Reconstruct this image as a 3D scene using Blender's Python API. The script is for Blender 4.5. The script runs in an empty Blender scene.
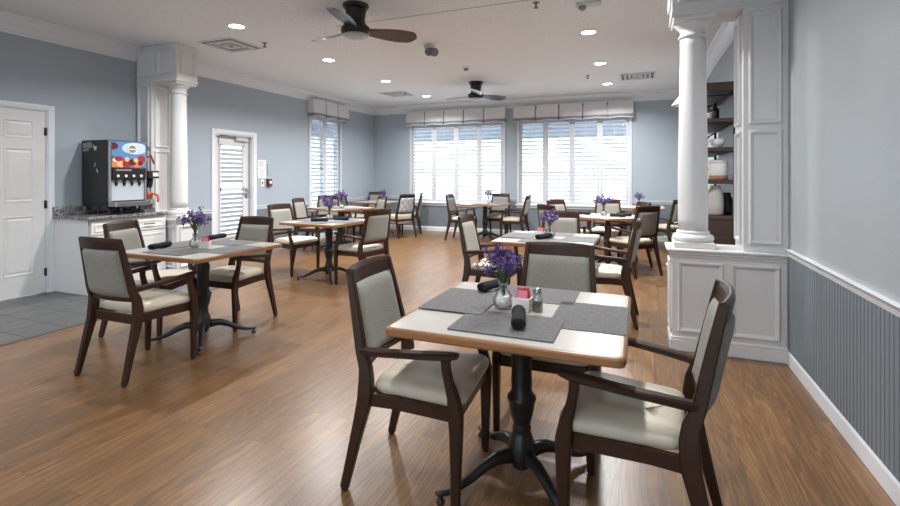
import bpy, bmesh, math, random
from mathutils import Vector, Matrix
R = math.radians
scene = bpy.context.scene
COL = scene.collection
random.seed(7)

# ------------------------------------------------------------------ materials
def lin(c):
    return tuple((x/12.92 if x <= .04045 else ((x+.055)/1.055)**2.4) for x in c)
def rgb(r, g, b): return lin((r/255, g/255, b/255)) + (1,)

def mat(name, col, rough=.5, metal=0, spec=.5, coat=0, bump=None, var=None, emit=None):
    m = bpy.data.materials.new(name); m.use_nodes = True
    nt = m.node_tree; b = nt.nodes['Principled BSDF']
    b.inputs['Base Color'].default_value = col
    b.inputs['Roughness'].default_value = rough
    b.inputs['Metallic'].default_value = metal
    b.inputs['Specular IOR Level'].default_value = spec
    b.inputs['Coat Weight'].default_value = coat
    b.inputs['Coat Roughness'].default_value = .15
    tc = nt.nodes.new('ShaderNodeTexCoord')
    if var:                                   # (scale xyz, amount) colour variation by noise
        mp = nt.nodes.new('ShaderNodeMapping'); mp.inputs['Scale'].default_value = var[0]
        nt.links.new(tc.outputs['Object'], mp.inputs['Vector'])
        n = nt.nodes.new('ShaderNodeTexNoise'); n.inputs['Scale'].default_value = 1; n.inputs['Detail'].default_value = 4
        nt.links.new(mp.outputs[0], n.inputs['Vector'])
        mx = nt.nodes.new('ShaderNodeMix'); mx.data_type = 'RGBA'
        a = var[1]
        mx.inputs[6].default_value = tuple(x*(1-a) for x in col[:3])+(1,)
        mx.inputs[7].default_value = tuple(min(1, x*(1+a)) for x in col[:3])+(1,)
        nt.links.new(n.outputs['Fac'], mx.inputs[0]); nt.links.new(mx.outputs[2], b.inputs['Base Color'])
    if bump:                                  # (scale, strength, distance)
        n2 = nt.nodes.new('ShaderNodeTexNoise'); n2.inputs['Scale'].default_value = bump[0]; n2.inputs['Detail'].default_value = 3
        nt.links.new(tc.outputs['Object'], n2.inputs['Vector'])
        bp = nt.nodes.new('ShaderNodeBump'); bp.inputs['Strength'].default_value = bump[1]; bp.inputs['Distance'].default_value = bump[2]
        nt.links.new(n2.outputs['Fac'], bp.inputs['Height']); nt.links.new(bp.outputs[0], b.inputs['Normal'])
    if emit:
        b.inputs['Emission Color'].default_value = emit[0]; b.inputs['Emission Strength'].default_value = emit[1]
    return m

def wood_floor():
    m = bpy.data.materials.new('oak plank floor'); m.use_nodes = True
    nt = m.node_tree; L = nt.links; N = nt.nodes; b = N['Principled BSDF']
    tc = N.new('ShaderNodeTexCoord')
    mp = N.new('ShaderNodeMapping'); mp.inputs['Rotation'].default_value = (0, 0, R(90))
    L.new(tc.outputs['Object'], mp.inputs['Vector'])
    br = N.new('ShaderNodeTexBrick'); br.offset = .37; br.offset_frequency = 2
    br.inputs['Color1'].default_value = (0, 0, 0, 1); br.inputs['Color2'].default_value = (1, 1, 1, 1)
    br.inputs['Scale'].default_value = 1; br.inputs['Mortar Size'].default_value = .0009
    br.inputs['Mortar Smooth'].default_value = .3
    br.inputs['Brick Width'].default_value = .95; br.inputs['Row Height'].default_value = .088
    L.new(mp.outputs[0], br.inputs['Vector'])
    # per-plank offset of the grain
    sc = N.new('ShaderNodeVectorMath'); sc.operation = 'SCALE'; sc.inputs['Scale'].default_value = 9
    L.new(br.outputs['Color'], sc.inputs[0])
    ad = N.new('ShaderNodeVectorMath'); ad.operation = 'ADD'
    L.new(tc.outputs['Object'], ad.inputs[0]); L.new(sc.outputs[0], ad.inputs[1])
    m1 = N.new('ShaderNodeMapping'); m1.inputs['Scale'].default_value = (75, 3.0, 1)
    L.new(ad.outputs[0], m1.inputs['Vector'])
    n1 = N.new('ShaderNodeTexNoise'); n1.inputs['Scale'].default_value = 1; n1.inputs['Detail'].default_value = 5; n1.inputs['Roughness'].default_value = .65
    L.new(m1.outputs[0], n1.inputs['Vector'])
    m2 = N.new('ShaderNodeMapping'); m2.inputs['Scale'].default_value = (11, .9, 1)
    L.new(ad.outputs[0], m2.inputs['Vector'])
    n2 = N.new('ShaderNodeTexNoise'); n2.inputs['Scale'].default_value = 1; n2.inputs['Detail'].default_value = 2; n2.inputs['Distortion'].default_value = .6
    L.new(m2.outputs[0], n2.inputs['Vector'])
    # cathedral rings from the low noise
    mu = N.new('ShaderNodeMath'); mu.operation = 'MULTIPLY'; mu.inputs[1].default_value = 62; L.new(n2.outputs['Fac'], mu.inputs[0])
    si = N.new('ShaderNodeMath'); si.operation = 'SINE'; L.new(mu.outputs[0], si.inputs[0])
    ma = N.new('ShaderNodeMath'); ma.operation = 'MULTIPLY_ADD'; ma.inputs[1].default_value = .13; L.new(si.outputs[0], ma.inputs[0]); L.new(n1.outputs['Fac'], ma.inputs[2])
    cr = N.new('ShaderNodeValToRGB'); e = cr.color_ramp.elements
    e[0].position = .15; e[0].color = rgb(94, 66, 39); e[1].position = .85; e[1].color = rgb(146, 112, 72)
    em = cr.color_ramp.elements.new(.5); em.color = rgb(120, 87, 53)
    L.new(ma.outputs[0], cr.inputs[0])
    # plank to plank tone
    pr = N.new('ShaderNodeValToRGB'); pe = pr.color_ramp.elements
    pe[0].color = (.80, .80, .81, 1); pe[1].color = (1.08, 1.06, 1.03, 1)
    L.new(br.outputs['Color'], pr.inputs[0])
    mm = N.new('ShaderNodeMix'); mm.data_type = 'RGBA'; mm.blend_type = 'MULTIPLY'; mm.inputs[0].default_value = 1
    L.new(cr.outputs[0], mm.inputs[6]); L.new(pr.outputs[0], mm.inputs[7])
    mo = N.new('ShaderNodeMix'); mo.data_type = 'RGBA'; mo.inputs[7].default_value = rgb(62, 40, 26)
    L.new(br.outputs['Fac'], mo.inputs[0]); L.new(mm.outputs[2], mo.inputs[6])
    L.new(mo.outputs[2], b.inputs['Base Color'])
    b.inputs['Roughness'].default_value = .31
    b.inputs['Specular IOR Level'].default_value = .7
    bp = N.new('ShaderNodeBump'); bp.inputs['Strength'].default_value = .07; bp.inputs['Distance'].default_value = .002
    L.new(ma.outputs[0], bp.inputs['Height']); L.new(bp.outputs[0], b.inputs['Normal'])
    return m

def tile_floor():
    m = bpy.data.materials.new('slate floor tile'); m.use_nodes = True
    nt = m.node_tree; L = nt.links; N = nt.nodes; b = N['Principled BSDF']
    tc = N.new('ShaderNodeTexCoord')
    br = N.new('ShaderNodeTexBrick'); br.offset = 0
    br.inputs['Color1'].default_value = rgb(84, 88, 88); br.inputs['Color2'].default_value = rgb(94, 97, 97)
    br.inputs['Mortar'].default_value = rgb(44, 44, 43)
    br.inputs['Scale'].default_value = 1; br.inputs['Mortar Size'].default_value = .006
    br.inputs['Brick Width'].default_value = .30; br.inputs['Row Height'].default_value = .30
    L.new(tc.outputs['Object'], br.inputs['Vector'])
    n = N.new('ShaderNodeTexNoise'); n.inputs['Scale'].default_value = 7; n.inputs['Detail'].default_value = 5
    L.new(tc.outputs['Object'], n.inputs['Vector'])
    mx = N.new('ShaderNodeMix'); mx.data_type = 'RGBA'; mx.blend_type = 'OVERLAY'; mx.inputs[0].default_value = .25
    L.new(br.outputs['Color'], mx.inputs[6]); L.new(n.outputs['Color'], mx.inputs[7])
    hs = N.new('ShaderNodeHueSaturation'); hs.inputs['Saturation'].default_value = .35; L.new(mx.outputs[2], hs.inputs['Color'])
    L.new(hs.outputs[0], b.inputs['Base Color']); b.inputs['Roughness'].default_value = .42
    bp = N.new('ShaderNodeBump'); bp.inputs['Strength'].default_value = .5; bp.inputs['Distance'].default_value = .003; bp.invert = True
    L.new(br.outputs['Fac'], bp.inputs['Height']); L.new(bp.outputs[0], b.inputs['Normal'])
    return m

def granite():
    m = mat('speckled granite', rgb(120, 120, 124), .15)
    nt = m.node_tree; L = nt.links; N = nt.nodes; b = N['Principled BSDF']
    tc = N.new('ShaderNodeTexCoord'); v = N.new('ShaderNodeTexVoronoi'); v.inputs['Scale'].default_value = 150
    n = N.new('ShaderNodeTexNoise'); n.inputs['Scale'].default_value = 22; n.inputs['Detail'].default_value = 6
    L.new(tc.outputs['Object'], v.inputs['Vector']); L.new(tc.outputs['Object'], n.inputs['Vector'])
    hs = N.new('ShaderNodeSeparateColor'); L.new(v.outputs['Color'], hs.inputs[0])
    a = N.new('ShaderNodeMath'); a.operation = 'MULTIPLY_ADD'; a.inputs[1].default_value = .55; L.new(hs.outputs[0], a.inputs[0]); L.new(n.outputs['Fac'], a.inputs[2])
    cr = N.new('ShaderNodeValToRGB'); e = cr.color_ramp.elements
    e[0].position = .45; e[0].color = rgb(38, 38, 42); e[1].position = 1.15; e[1].color = rgb(190, 188, 188)
    x = cr.color_ramp.elements.new(.78); x.color = rgb(98, 97, 102)
    L.new(a.outputs[0], cr.inputs[0]); L.new(cr.outputs[0], b.inputs['Base Color'])
    return m

def weave(name, c1, c2, scale, rough=.9):
    m = mat(name, c1, rough, spec=.25)
    nt = m.node_tree; L = nt.links; N = nt.nodes; b = N['Principled BSDF']
    tc = N.new('ShaderNodeTexCoord')
    w = []
    for d in ('X', 'Z' if 'back' in name else 'Y'):
        t = N.new('ShaderNodeTexWave'); t.bands_direction = d; t.inputs['Scale'].default_value = scale
        t.inputs['Distortion'].default_value = 2.0; t.inputs['Detail'].default_value = 2; t.inputs['Detail Scale'].default_value = 2
        L.new(tc.outputs['Object'], t.inputs['Vector']); w.append(t)
    n = N.new('ShaderNodeTexNoise'); n.inputs['Scale'].default_value = scale*2.2; n.inputs['Detail'].default_value = 3
    L.new(tc.outputs['Object'], n.inputs['Vector'])
    a = N.new('ShaderNodeMath'); a.operation = 'MULTIPLY'; L.new(w[0].outputs['Fac'], a.inputs[0]); L.new(w[1].outputs['Fac'], a.inputs[1])
    c = N.new('ShaderNodeMath'); c.operation = 'MULTIPLY_ADD'; c.inputs[1].default_value = .45; L.new(a.outputs[0], c.inputs[0]); L.new(n.outputs['Fac'], c.inputs[2])
    mx = N.new('ShaderNodeMix'); mx.data_type = 'RGBA'; mx.inputs[6].default_value = c2; mx.inputs[7].default_value = c1
    L.new(c.outputs[0], mx.inputs[0]); L.new(mx.outputs[2], b.inputs['Base Color'])
    bp = N.new('ShaderNodeBump'); bp.inputs['Strength'].default_value = .4; bp.inputs['Distance'].default_value = .0015
    L.new(c.outputs[0], bp.inputs['Height']); L.new(bp.outputs[0], b.inputs['Normal'])
    return m

def lattice_fabric():
    m = mat('lattice back fabric', rgb(178, 178, 182), .85)
    nt = m.node_tree; L = nt.links; N = nt.nodes; b = N['Principled BSDF']
    tc = N.new('ShaderNodeTexCoord'); sp = N.new('ShaderNodeSeparateXYZ'); L.new(tc.outputs['Object'], sp.inputs[0])
    outs = []
    for s in (1, -1):
        zx = N.new('ShaderNodeMath'); zx.operation = 'MULTIPLY_ADD'; zx.inputs[1].default_value = s*1.25
        L.new(sp.outputs['X'], zx.inputs[0]); L.new(sp.outputs['Z'], zx.inputs[2])
        mo = N.new('ShaderNodeMath'); mo.operation = 'PINGPONG'; mo.inputs[1].default_value = .085; L.new(zx.outputs[0], mo.inputs[0])
        lt = N.new('ShaderNodeMath'); lt.operation = 'LESS_THAN'; lt.inputs[1].default_value = .008; L.new(mo.outputs[0], lt.inputs[0]); outs.append(lt)
    mxm = N.new('ShaderNodeMath'); mxm.operation = 'MAXIMUM'; L.new(outs[0].outputs[0], mxm.inputs[0]); L.new(outs[1].outputs[0], mxm.inputs[1])
    mx = N.new('ShaderNodeMix'); mx.data_type = 'RGBA'; mx.inputs[6].default_value = rgb(168, 168, 174); mx.inputs[7].default_value = rgb(222, 220, 216)
    L.new(mxm.outputs[0], mx.inputs[0]); L.new(mx.outputs[2], b.inputs['Base Color'])
    return m

def glass(name, tint=(1, 1, 1, 1), gl=.08):
    m = bpy.data.materials.new(name); m.use_nodes = True
    nt = m.node_tree; N = nt.nodes; L = nt.links; N.remove(N['Principled BSDF'])
    t = N.new('ShaderNodeBsdfTransparent'); t.inputs[0].default_value = tint
    g = N.new('ShaderNodeBsdfGlossy'); g.inputs['Roughness'].default_value = .03
    lw = N.new('ShaderNodeLayerWeight'); lw.inputs['Blend'].default_value = .25
    mp = N.new('ShaderNodeMath'); mp.operation = 'MULTIPLY_ADD'; mp.inputs[1].default_value = .7; mp.inputs[2].default_value = gl
    L.new(lw.outputs['Fresnel'], mp.inputs[0])
    mx = N.new('ShaderNodeMixShader'); L.new(mp.outputs[0], mx.inputs[0]); L.new(t.outputs[0], mx.inputs[1]); L.new(g.outputs[0], mx.inputs[2])
    L.new(mx.outputs[0], N['Material Output'].inputs['Surface'])
    return m

WALLC = rgb(167, 178, 187)
M = dict(
    wall=mat('blue grey wall paint', WALLC, .55, spec=.35, bump=(160, .12, .002)),
    wallr=mat('blue grey orange peel wall paint', rgb(170, 177, 182), .42, spec=.4, bump=(95, .35, .003)),
    wain=mat('slate blue wainscot paint', rgb(120, 129, 136), .5, spec=.35),
    ceil=mat('knockdown ceiling', rgb(238, 242, 248), .9, spec=.1, bump=(60, 1.0, .012), var=((34, 34, 34), .16)),
    white=mat('white trim paint', rgb(224, 228, 233), .4, spec=.4),
    cream=mat('soft white trim paint', rgb(220, 220, 220), .42, spec=.4),
    cab=mat('white cabinet paint', rgb(222, 222, 220), .38, spec=.4),
    door=mat('white door paint', rgb(222, 222, 222), .42, spec=.4),
    shutter=mat('white shutter paint', rgb(208, 212, 218), .4, spec=.35),
    floor=wood_floor(), tile=tile_floor(), granite=granite(),
    strip=mat('dark floor strip', rgb(66, 58, 54), .5),
    wood=mat('dark walnut chair wood', rgb(56, 37, 26), .38, spec=.3, var=((22, 22, 5), .35)),
    seat=mat('cream vinyl', rgb(205, 196, 178), .38, spec=.45, bump=(30, .08, .004)),
    back=weave('woven back fabric', rgb(162, 161, 153), rgb(106, 105, 98), 62),
    lattice=lattice_fabric(),
    glide=mat('black chair glide', rgb(22, 22, 22), .5),
    oak=mat('oak table edge', rgb(144, 100, 56), .35, coat=.3, var=((6, 6, 70), .35)),
    top=mat('cream table laminate', rgb(188, 185, 178), .22, spec=.5),
    iron=mat('black painted iron', rgb(30, 31, 33), .38, spec=.5, bump=(40, .05, .002)),
    placemat=weave('grey woven placemat', rgb(130, 130, 130), rgb(60, 60, 63), 55, .85),
    napkin=mat('charcoal napkin cloth', rgb(44, 45, 48), .9, spec=.15, bump=(220, .4, .001)),
    glass=glass('clear glass', (.985, .99, .99, 1), .06),
    pane=glass('window pane', (.96, .98, 1, 1), .02),
    water=mat('milky glass', rgb(232, 232, 226), .15),
    ceramic=mat('white ceramic', rgb(232, 230, 226), .2),
    packet=mat('pink sugar packet', rgb(222, 112, 134), .6),
    packetp=mat('pale pink sugar packet', rgb(228, 142, 158), .6),
    packetr=mat('red sugar packet', rgb(178, 42, 66), .6),
    pepper=mat('ground pepper', rgb(98, 84, 70), .9, var=((300, 300, 300), .5)),
    steel=mat('brushed steel', rgb(170, 172, 175), .28, 1),
    splash=mat('bright steel splash panel', rgb(205, 212, 220), .35, .3),
    chrome=mat('chrome', rgb(200, 202, 205), .12, 1),
    petal=mat('purple petals', rgb(84, 56, 128), .6, var=((60, 60, 60), .45)),
    petal2=mat('lilac petals', rgb(116, 92, 158), .6, var=((60, 60, 60), .35)),
    pistil=mat('dark flower centre', rgb(48, 30, 70), .6),
    stem=mat('green stems', rgb(66, 92, 52), .5, var=((40, 40, 40), .3)),
    leaf=mat('green leaves', rgb(78, 104, 74), .45, var=((30, 30, 30), .35)),
    fan=mat('dark bronze fan metal', rgb(52, 49, 48), .35, .6),
    blade=mat('dark satin fan blade', rgb(50, 49, 50), .22, .2, spec=.7),
    lens=mat('frosted fan lens', rgb(196, 194, 188), .4),
    lamp=mat('glowing lamp disc', rgb(255, 255, 255), .5, emit=((1, .97, .93, 1), 14)),
    valance=mat('white valance fabric', rgb(214, 213, 214), .9, spec=.1, var=((50, 50, 50), .06), bump=(150, .3, .002)),
    band=mat('grey valance band', rgb(132, 136, 144), .9, spec=.1),
    pleat=mat('grey pleat gap shade', rgb(96, 100, 108), .9, spec=.1),
    black=mat('black plastic', rgb(26, 26, 28), .4),
    blackpanel=mat('black powder coat', rgb(34, 34, 36), .45, bump=(300, .15, .001)),
    grey=mat('grey plastic', rgb(120, 122, 124), .5),
    lite=mat('pale grey plastic', rgb(198, 200, 202), .5),
    orange=mat('orange plastic', rgb(206, 84, 34), .35),
    red=mat('red plastic', rgb(158, 38, 34), .4),
    maroon=mat('maroon enamel', rgb(96, 28, 42), .4),
    paper=mat('white paper', rgb(232, 232, 234), .8),
    ink=mat('grey print', rgb(150, 150, 156), .8),
    sky=mat('blue print', rgb(92, 142, 196), .3), skyl=mat('pale blue print', rgb(196, 214, 230), .3),
    fr_o=mat('orange print', rgb(222, 132, 62), .3), fr_r=mat('red print', rgb(172, 44, 52), .3),
    fr_y=mat('peach print', rgb(232, 190, 140), .3), fr_d=mat('dark red print', rgb(104, 34, 40), .3), fr_g=mat('green print', rgb(92, 128, 74), .3),
    etagere=mat('dark brown shelf wood', rgb(70, 52, 44), .5, var=((4, 40, 40), .35)),
    etmetal=mat('black shelf metal', rgb(32, 31, 32), .5, .5),
    stone=mat('whitewashed pottery', rgb(196, 192, 186), .85, bump=(45, .9, .008)),
    terracotta=mat('tan pottery', rgb(168, 122, 92), .8),
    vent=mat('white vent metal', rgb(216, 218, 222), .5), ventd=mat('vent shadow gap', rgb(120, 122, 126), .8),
    brass=mat('dark bronze hinge', rgb(70, 62, 54), .4, .8),
    lawn=mat('pale concrete outside', rgb(222, 224, 222), .9, var=((1, 1, 1), .2)),
    eave=mat('white soffit boards', rgb(205, 208, 212), .8),
)

# ------------------------------------------------------------------ mesh builder
class MB:
    def __init__(s): s.bm = bmesh.new(); s.slot = 0
    def _tag(s, before):
        for f in s.bm.faces:
            if f not in before: f.material_index = s.slot
    def box(s, x0, x1, y0, y1, z0, z1, bev=0, seg=1):
        t = bmesh.new(); bmesh.ops.create_cube(t, size=1)
        for v in t.verts: v.co = Vector((x0+(v.co.x+.5)*(x1-x0), y0+(v.co.y+.5)*(y1-y0), z0+(v.co.z+.5)*(z1-z0)))
        if bev: bmesh.ops.bevel(t, geom=t.edges[:], offset=min(bev, .49*min(abs(x1-x0), abs(y1-y0), abs(z1-z0))), segments=seg, affect='EDGES', profile=.5)
        return s._merge(t)
    def _merge(s, t, mtx=None):
        mp = {}
        for v in t.verts: mp[v] = s.bm.verts.new(mtx @ v.co if mtx else v.co)
        for f in t.faces:
            try: nf = s.bm.faces.new([mp[v] for v in f.verts]); nf.material_index = s.slot; nf.smooth = f.smooth
            except ValueError: pass
        t.free(); return s
    def loft(s, rings, cap=True, smooth=False, closed=True):
        vs = [[s.bm.verts.new(p) for p in r] for r in rings]
        n = len(rings[0])
        for a, b in zip(vs[:-1], vs[1:]):
            for i in range(n if closed else n-1):
                f = s.bm.faces.new((a[i], a[(i+1) % n], b[(i+1) % n], b[i])); f.material_index = s.slot; f.smooth = smooth
        if cap:
            for r, fl in ((vs[0], True), (vs[-1], False)):
                f = s.bm.faces.new(r[::-1] if fl else r); f.material_index = s.slot
        return s
    def sweep(s, path, sizes, side, ch=.2, smooth=False):
        """chamfered rectangle along a path; sizes (w along side, d across)"""
        side = Vector(side); rings = []
        P = [Vector(p) for p in path]
        for i, p in enumerate(P):
            t = (P[min(i+1, len(P)-1)]-P[max(i-1, 0)]).normalized()
            sd = (side-t*side.dot(t)).normalized(); nn = t.cross(sd)
            w, d = sizes[i] if isinstance(sizes, list) else sizes
            w /= 2; d /= 2; c = ch*min(w, d)*2
            rings.append([p+sd*a+nn*b for a, b in ((-w+c, -d), (w-c, -d), (w, -d+c), (w, d-c), (w-c, d), (-w+c, d), (-w, d-c), (-w, -d+c))])
        return s.loft(rings, smooth=smooth)
    def tube(s, path, rad, seg=10, smooth=True):
        P = [Vector(p) for p in path]; rings = []
        up = Vector((.31, .17, .93)).normalized()
        for i, p in enumerate(P):
            t = (P[min(i+1, len(P)-1)]-P[max(i-1, 0)]).normalized()
            u = up if abs(t.dot(up)) < .95 else Vector((1, 0, 0))
            a = t.cross(u).normalized(); b = t.cross(a)
            r = rad[i] if isinstance(rad, (list, tuple)) else rad
            rings.append([p+(a*math.cos(k*2*math.pi/seg)+b*math.sin(k*2*math.pi/seg))*r for k in range(seg)])
        return s.loft(rings, smooth=smooth)
    def lathe(s, prof, seg=24, c=(0, 0), smooth=True, z0=0):
        rings = [[Vector((c[0]+max(r, .0004)*math.cos(k*2*math.pi/seg), c[1]+max(r, .0004)*math.sin(k*2*math.pi/seg), z0+z)) for k in range(seg)] for r, z in prof]
        return s.loft(rings, smooth=smooth)
    def prism(s, poly, f, a, b):
        """poly 2d list extruded between a and b; f(u,v,t)->xyz"""
        return s.loft([[Vector(f(u, v, a)) for u, v in poly], [Vector(f(u, v, b)) for u, v in poly]])
    def ball(s, c, r, u=10, v=8):
        t = bmesh.new(); bmesh.ops.create_uvsphere(t, u_segments=u, v_segments=v, radius=1)
        for q in t.verts: q.co = Vector((c[0]+q.co.x*r[0], c[1]+q.co.y*r[1], c[2]+q.co.z*r[2]))
        for f in t.faces: f.smooth = True
        return s._merge(t)
    def frame(s, f, w, h, t, d, z=0, bev=True):
        """picture-frame moulding in a plane: f(u,v,n); outer w x h centred rectangle (u0,u1,v0,v1)"""
        u0, u1, v0, v1 = w
        prof = [(0, 0), (0, d*.7), (t*.25, d), (t*.6, d*.75), (t, 0)]
        rings = []
        for o, n in prof:
            rings.append([Vector(f(u, v, n)) for u, v in ((u0+o, v0+o), (u1-o, v0+o), (u1-o, v1-o), (u0+o, v1-o))])
        return s.loft(rings, cap=False)
    def build(s, name, mats, parent=None, smooth_angle=None):
        bmesh.ops.recalc_face_normals(s.bm, faces=s.bm.faces[:])
        me = bpy.data.meshes.new(name); s.bm.to_mesh(me); s.bm.free()
        for m in (mats if isinstance(mats, (list, tuple)) else [mats]): me.materials.append(m)
        o = bpy.data.objects.new(name, me); COL.objects.link(o)
        if parent: o.parent = parent
        return o

def tag(o, label=None, cat=None, group=None, kind=None):
    if label: o['label'] = label
    if cat: o['category'] = cat
    if group: o['group'] = group
    if kind: o['kind'] = kind
    return o
def thing(name, label, cat, loc=(0, 0, 0), rz=0, group=None, kind=None):
    o = bpy.data.objects.new(name, None); COL.objects.link(o); o.empty_display_size = .1
    o.location = loc; o.rotation_euler = (0, 0, rz)
    return tag(o, label, cat, group, kind)
def struct(o, label, cat): return tag(o, label, cat, kind='structure')
def copy_tree(o, parent=None):
    c = o.copy(); COL.objects.link(c)
    if parent: c.parent = parent
    for ch in list(o.children): copy_tree(ch, c)
    return c
def put(o, loc, rz, label, group):
    o.location = loc; o.rotation_euler = (0, 0, rz); o['label'] = label
    if group: o['group'] = group
    return o

# ------------------------------------------------------------------ room
XL, XR, YB, YF, H = -6.388, .988, 10.72, -3.2, 3.09
def wall(name, axis, pos, t, a0, a1, z1, holes, m, label):
    """wall slab with rectangular holes (a0,a1,z0,z1)"""
    b = MB(); cuts = sorted({a0, a1, *[h[0] for h in holes], *[h[1] for h in holes]})
    for c0, c1 in zip(cuts[:-1], cuts[1:]):
        hs = sorted([h for h in holes if h[0] <= c0+1e-6 and h[1] >= c1-1e-6], key=lambda h: h[2])
        z = 0
        spans = []
        for h in hs:
            if h[2] > z: spans.append((z, h[2]))
            z = h[3]
        if z < z1: spans.append((z, z1))
        for p, q in spans:
            if axis == 'Y': b.box(c0, c1, min(pos, pos+t), max(pos, pos+t), p, q)
            else: b.box(min(pos, pos+t), max(pos, pos+t), c0, c1, p, q)
    return struct(b.build(name, m), label, 'wall')

W1 = (-5.31, -2.95, .70, 2.60); W2 = (-2.585, -.225, .70, 2.60); WL = (8.15, 9.21, .70, 2.60)
D1 = (2.50, 3.42, 0, 2.105); D2 = (5.76, 6.58, 0, 2.04)
WFILL = [(-5.9, -4.3, .2, 2.3), (-3.6, -1.9, .2, 2.3), (-1.3, .3, .2, 2.3)]  # unseen windows behind the viewer, added for fill light
wall('wall_far', 'Y', YB, .16, XL-.16, XR+.16, H, [W1, W2], M['wall'], 'blue grey far wall with two wide shuttered windows')
wall('wall_left', 'X', XL, -.16, YF, YB, H, [D1, D2, WL], M['wall'], 'blue grey left wall with two doors and a window')
wall('wall_right', 'X', XR, .16, YF, YB, H, [], M['wallr'], 'pale blue grey textured right wall above the beadboard')
wall('wall_back', 'Y', YF, -.16, XL-.16, XR+.16, H, WFILL, M['wall'], 'blue grey wall behind the viewer')
b = MB(); b.box(XL-.16, XR+.16, YF-.16, YB+.16, H, H+.12)
struct(b.build('ceiling', M['ceil']), 'pale grey textured ceiling with downlights and two fans', 'ceiling')
b = MB(); b.box(-4.70, XR+.16, YF-.16, YB+.16, -.1, 0); b.box(XL-.16, -4.70, 4.47, YB+.16, -.1, 0)
struct(b.build('floor', M['floor']), 'brown oak plank floor of the dining room', 'floor')
b = MB(); b.box(XL-.16, -4.745, YF-.16, 4.47, -.1, .001)
struct(b.build('floor_tiles', M['tile']), 'grey slate tile floor beside the door and counter', 'floor')
b = MB(); b.box(-4.745, -4.70, YF, 4.47, -.1, .005, .003)
struct(b.build('trim_1', M['strip']), 'dark strip between the grey tiles and the oak planks', 'trim')

# wainscot (lower wall colour) and beadboard
def slab(name, m, label, cat, boxes, bev=0):
    b = MB()
    for q in boxes: b.box(*q, bev)
    return struct(b.build(name, m), label, cat)
slab('wall_far_wainscot', M['wain'], 'slate blue lower band of the far wall', 'wall', [
    (XL, W1[0]-.05, YB-.006, YB+.01, 0, .79), (W1[0]-.05, W1[1]+.05, YB-.006, YB+.01, 0, .64), (W1[1]+.05, W2[0]-.05, YB-.006, YB+.01, 0, .79),
    (W2[0]-.05, W2[1]+.05, YB-.006, YB+.01, 0, .64), (W2[1]+.05, XR, YB-.006, YB+.01, 0, .79)])
slab('wall_left_wainscot', M['wain'], 'slate blue lower band of the left wall beyond the counter', 'wall', [
    (XL-.01, XL+.006, 4.79, D2[0]-.06, 0, .79), (XL-.01, XL+.006, D2[1]+.06, WL[0]-.05, 0, .79), (XL-.01, XL+.006, WL[0]-.05, WL[1]+.05, 0, .64), (XL-.01, XL+.006, WL[1]+.05, YB, 0, .79)])
b = MB()                                       # beadboard: vertical beads along the right wall
y = YF
poly = []
pitch = .041
while y < YB-.001:
    y1 = min(y+pitch, YB)
    if not (4.10 < y < 4.40):
        poly += [(y, .010), (y+pitch*.78, .010), (y+pitch*.83, .004), (y+pitch*.90, .011), (y+pitch*.97, .004)]
    else: poly += [(y, .010)]
    y = y1
poly += [(YB, .010), (YB, -.01), (YF, -.01)]
b.prism(poly, lambda u, v, t: (XR-v, u, t), .02, .80)
struct(b.build('wall_right_beadboard', M['wain']), 'slate blue beadboard on the lower right wall', 'wall')

# trim: baseboards, chair rails, crown
BASE = [(0, 0), (.016, 0), (.016, .085), (.011, .098), (.006, .110), (0, .112)]
RAIL = [(0, -.052), (.010, -.052), (.013, -.040), (.016, -.032), (.016, -.018), (.028, -.010), (.032, -.002), (.030, 0), (0, 0)]
CROWN = [(0, -.19), (.014, -.19), (.018, -.165), (.030, -.155), (.034, -.14), (.060, -.105), (.095, -.07), (.105, -.05), (.105, -.036), (.128, -.022), (.135, -.012), (.135, 0), (0, 0)]
def run(name, prof, m, label, segs, z=0):
    b = MB()
    for side, a, c in segs:
        if side == 'far': f = lambda u, v, t: (t, YB-u, z+v)
        elif side == 'left': f = lambda u, v, t: (XL+u, t, z+v)
        elif side == 'right': f = lambda u, v, t: (XR-u, t, z+v)
        elif side == 'back': f = lambda u, v, t: (t, YF+u, z+v)
        b.prism(prof, f, a, c)
    return struct(b.build(name, m), label, 'trim')
run('baseboard_far', BASE, M['white'], 'white baseboard of the far wall', [('far', XL, XR)])
run('baseboard_left', BASE, M['white'], 'white baseboard of the left wall', [('left', YF, D1[0]-.06), ('left', 4.79, D2[0]-.07), ('left', D2[1]+.07, YB)])
run('baseboard_right', BASE, M['white'], 'white baseboard of the right wall', [('right', YF, 4.10), ('right', 4.42, YB)])
run('baseboard_back', BASE, M['white'], 'white baseboard behind the viewer', [('back', XL, XR)])
run('trim_2', RAIL, M['white'], 'white chair rail on the far wall', [('far', XL, W1[0]-.06), ('far', W1[1]+.06, W2[0]-.06), ('far', W2[1]+.06, XR)], .815)
run('trim_3', RAIL, M['white'], 'white chair rail on the left wall', [('left', 4.79, D2[0]-.07), ('left', D2[1]+.07, WL[0]-.06), ('left', WL[1]+.06, YB)], .80)
run('trim_4', RAIL, M['white'], 'white chair rail above the beadboard', [('right', YF, 4.10), ('right', 4.42, YB)], .826)
run('trim_5', CROWN, M['white'], 'white crown moulding along the far wall', [('far', XL, XR)], H)
run('trim_6', CROWN, M['white'], 'white crown moulding along the left wall', [('left', YF, 4.46), ('left', 4.78, YB)], H)
run('trim_7', CROWN, M['white'], 'white crown moulding along the right wall beyond the divider', [('right', 4.42, YB)], H)
b = MB(); b.box(-3.3, .22, 4.68, 4.688, H-.0025, H+.001)
struct(b.build('trim_8', M['grey']), 'hairline seam across the ceiling between the two dividers', 'trim')

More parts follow.
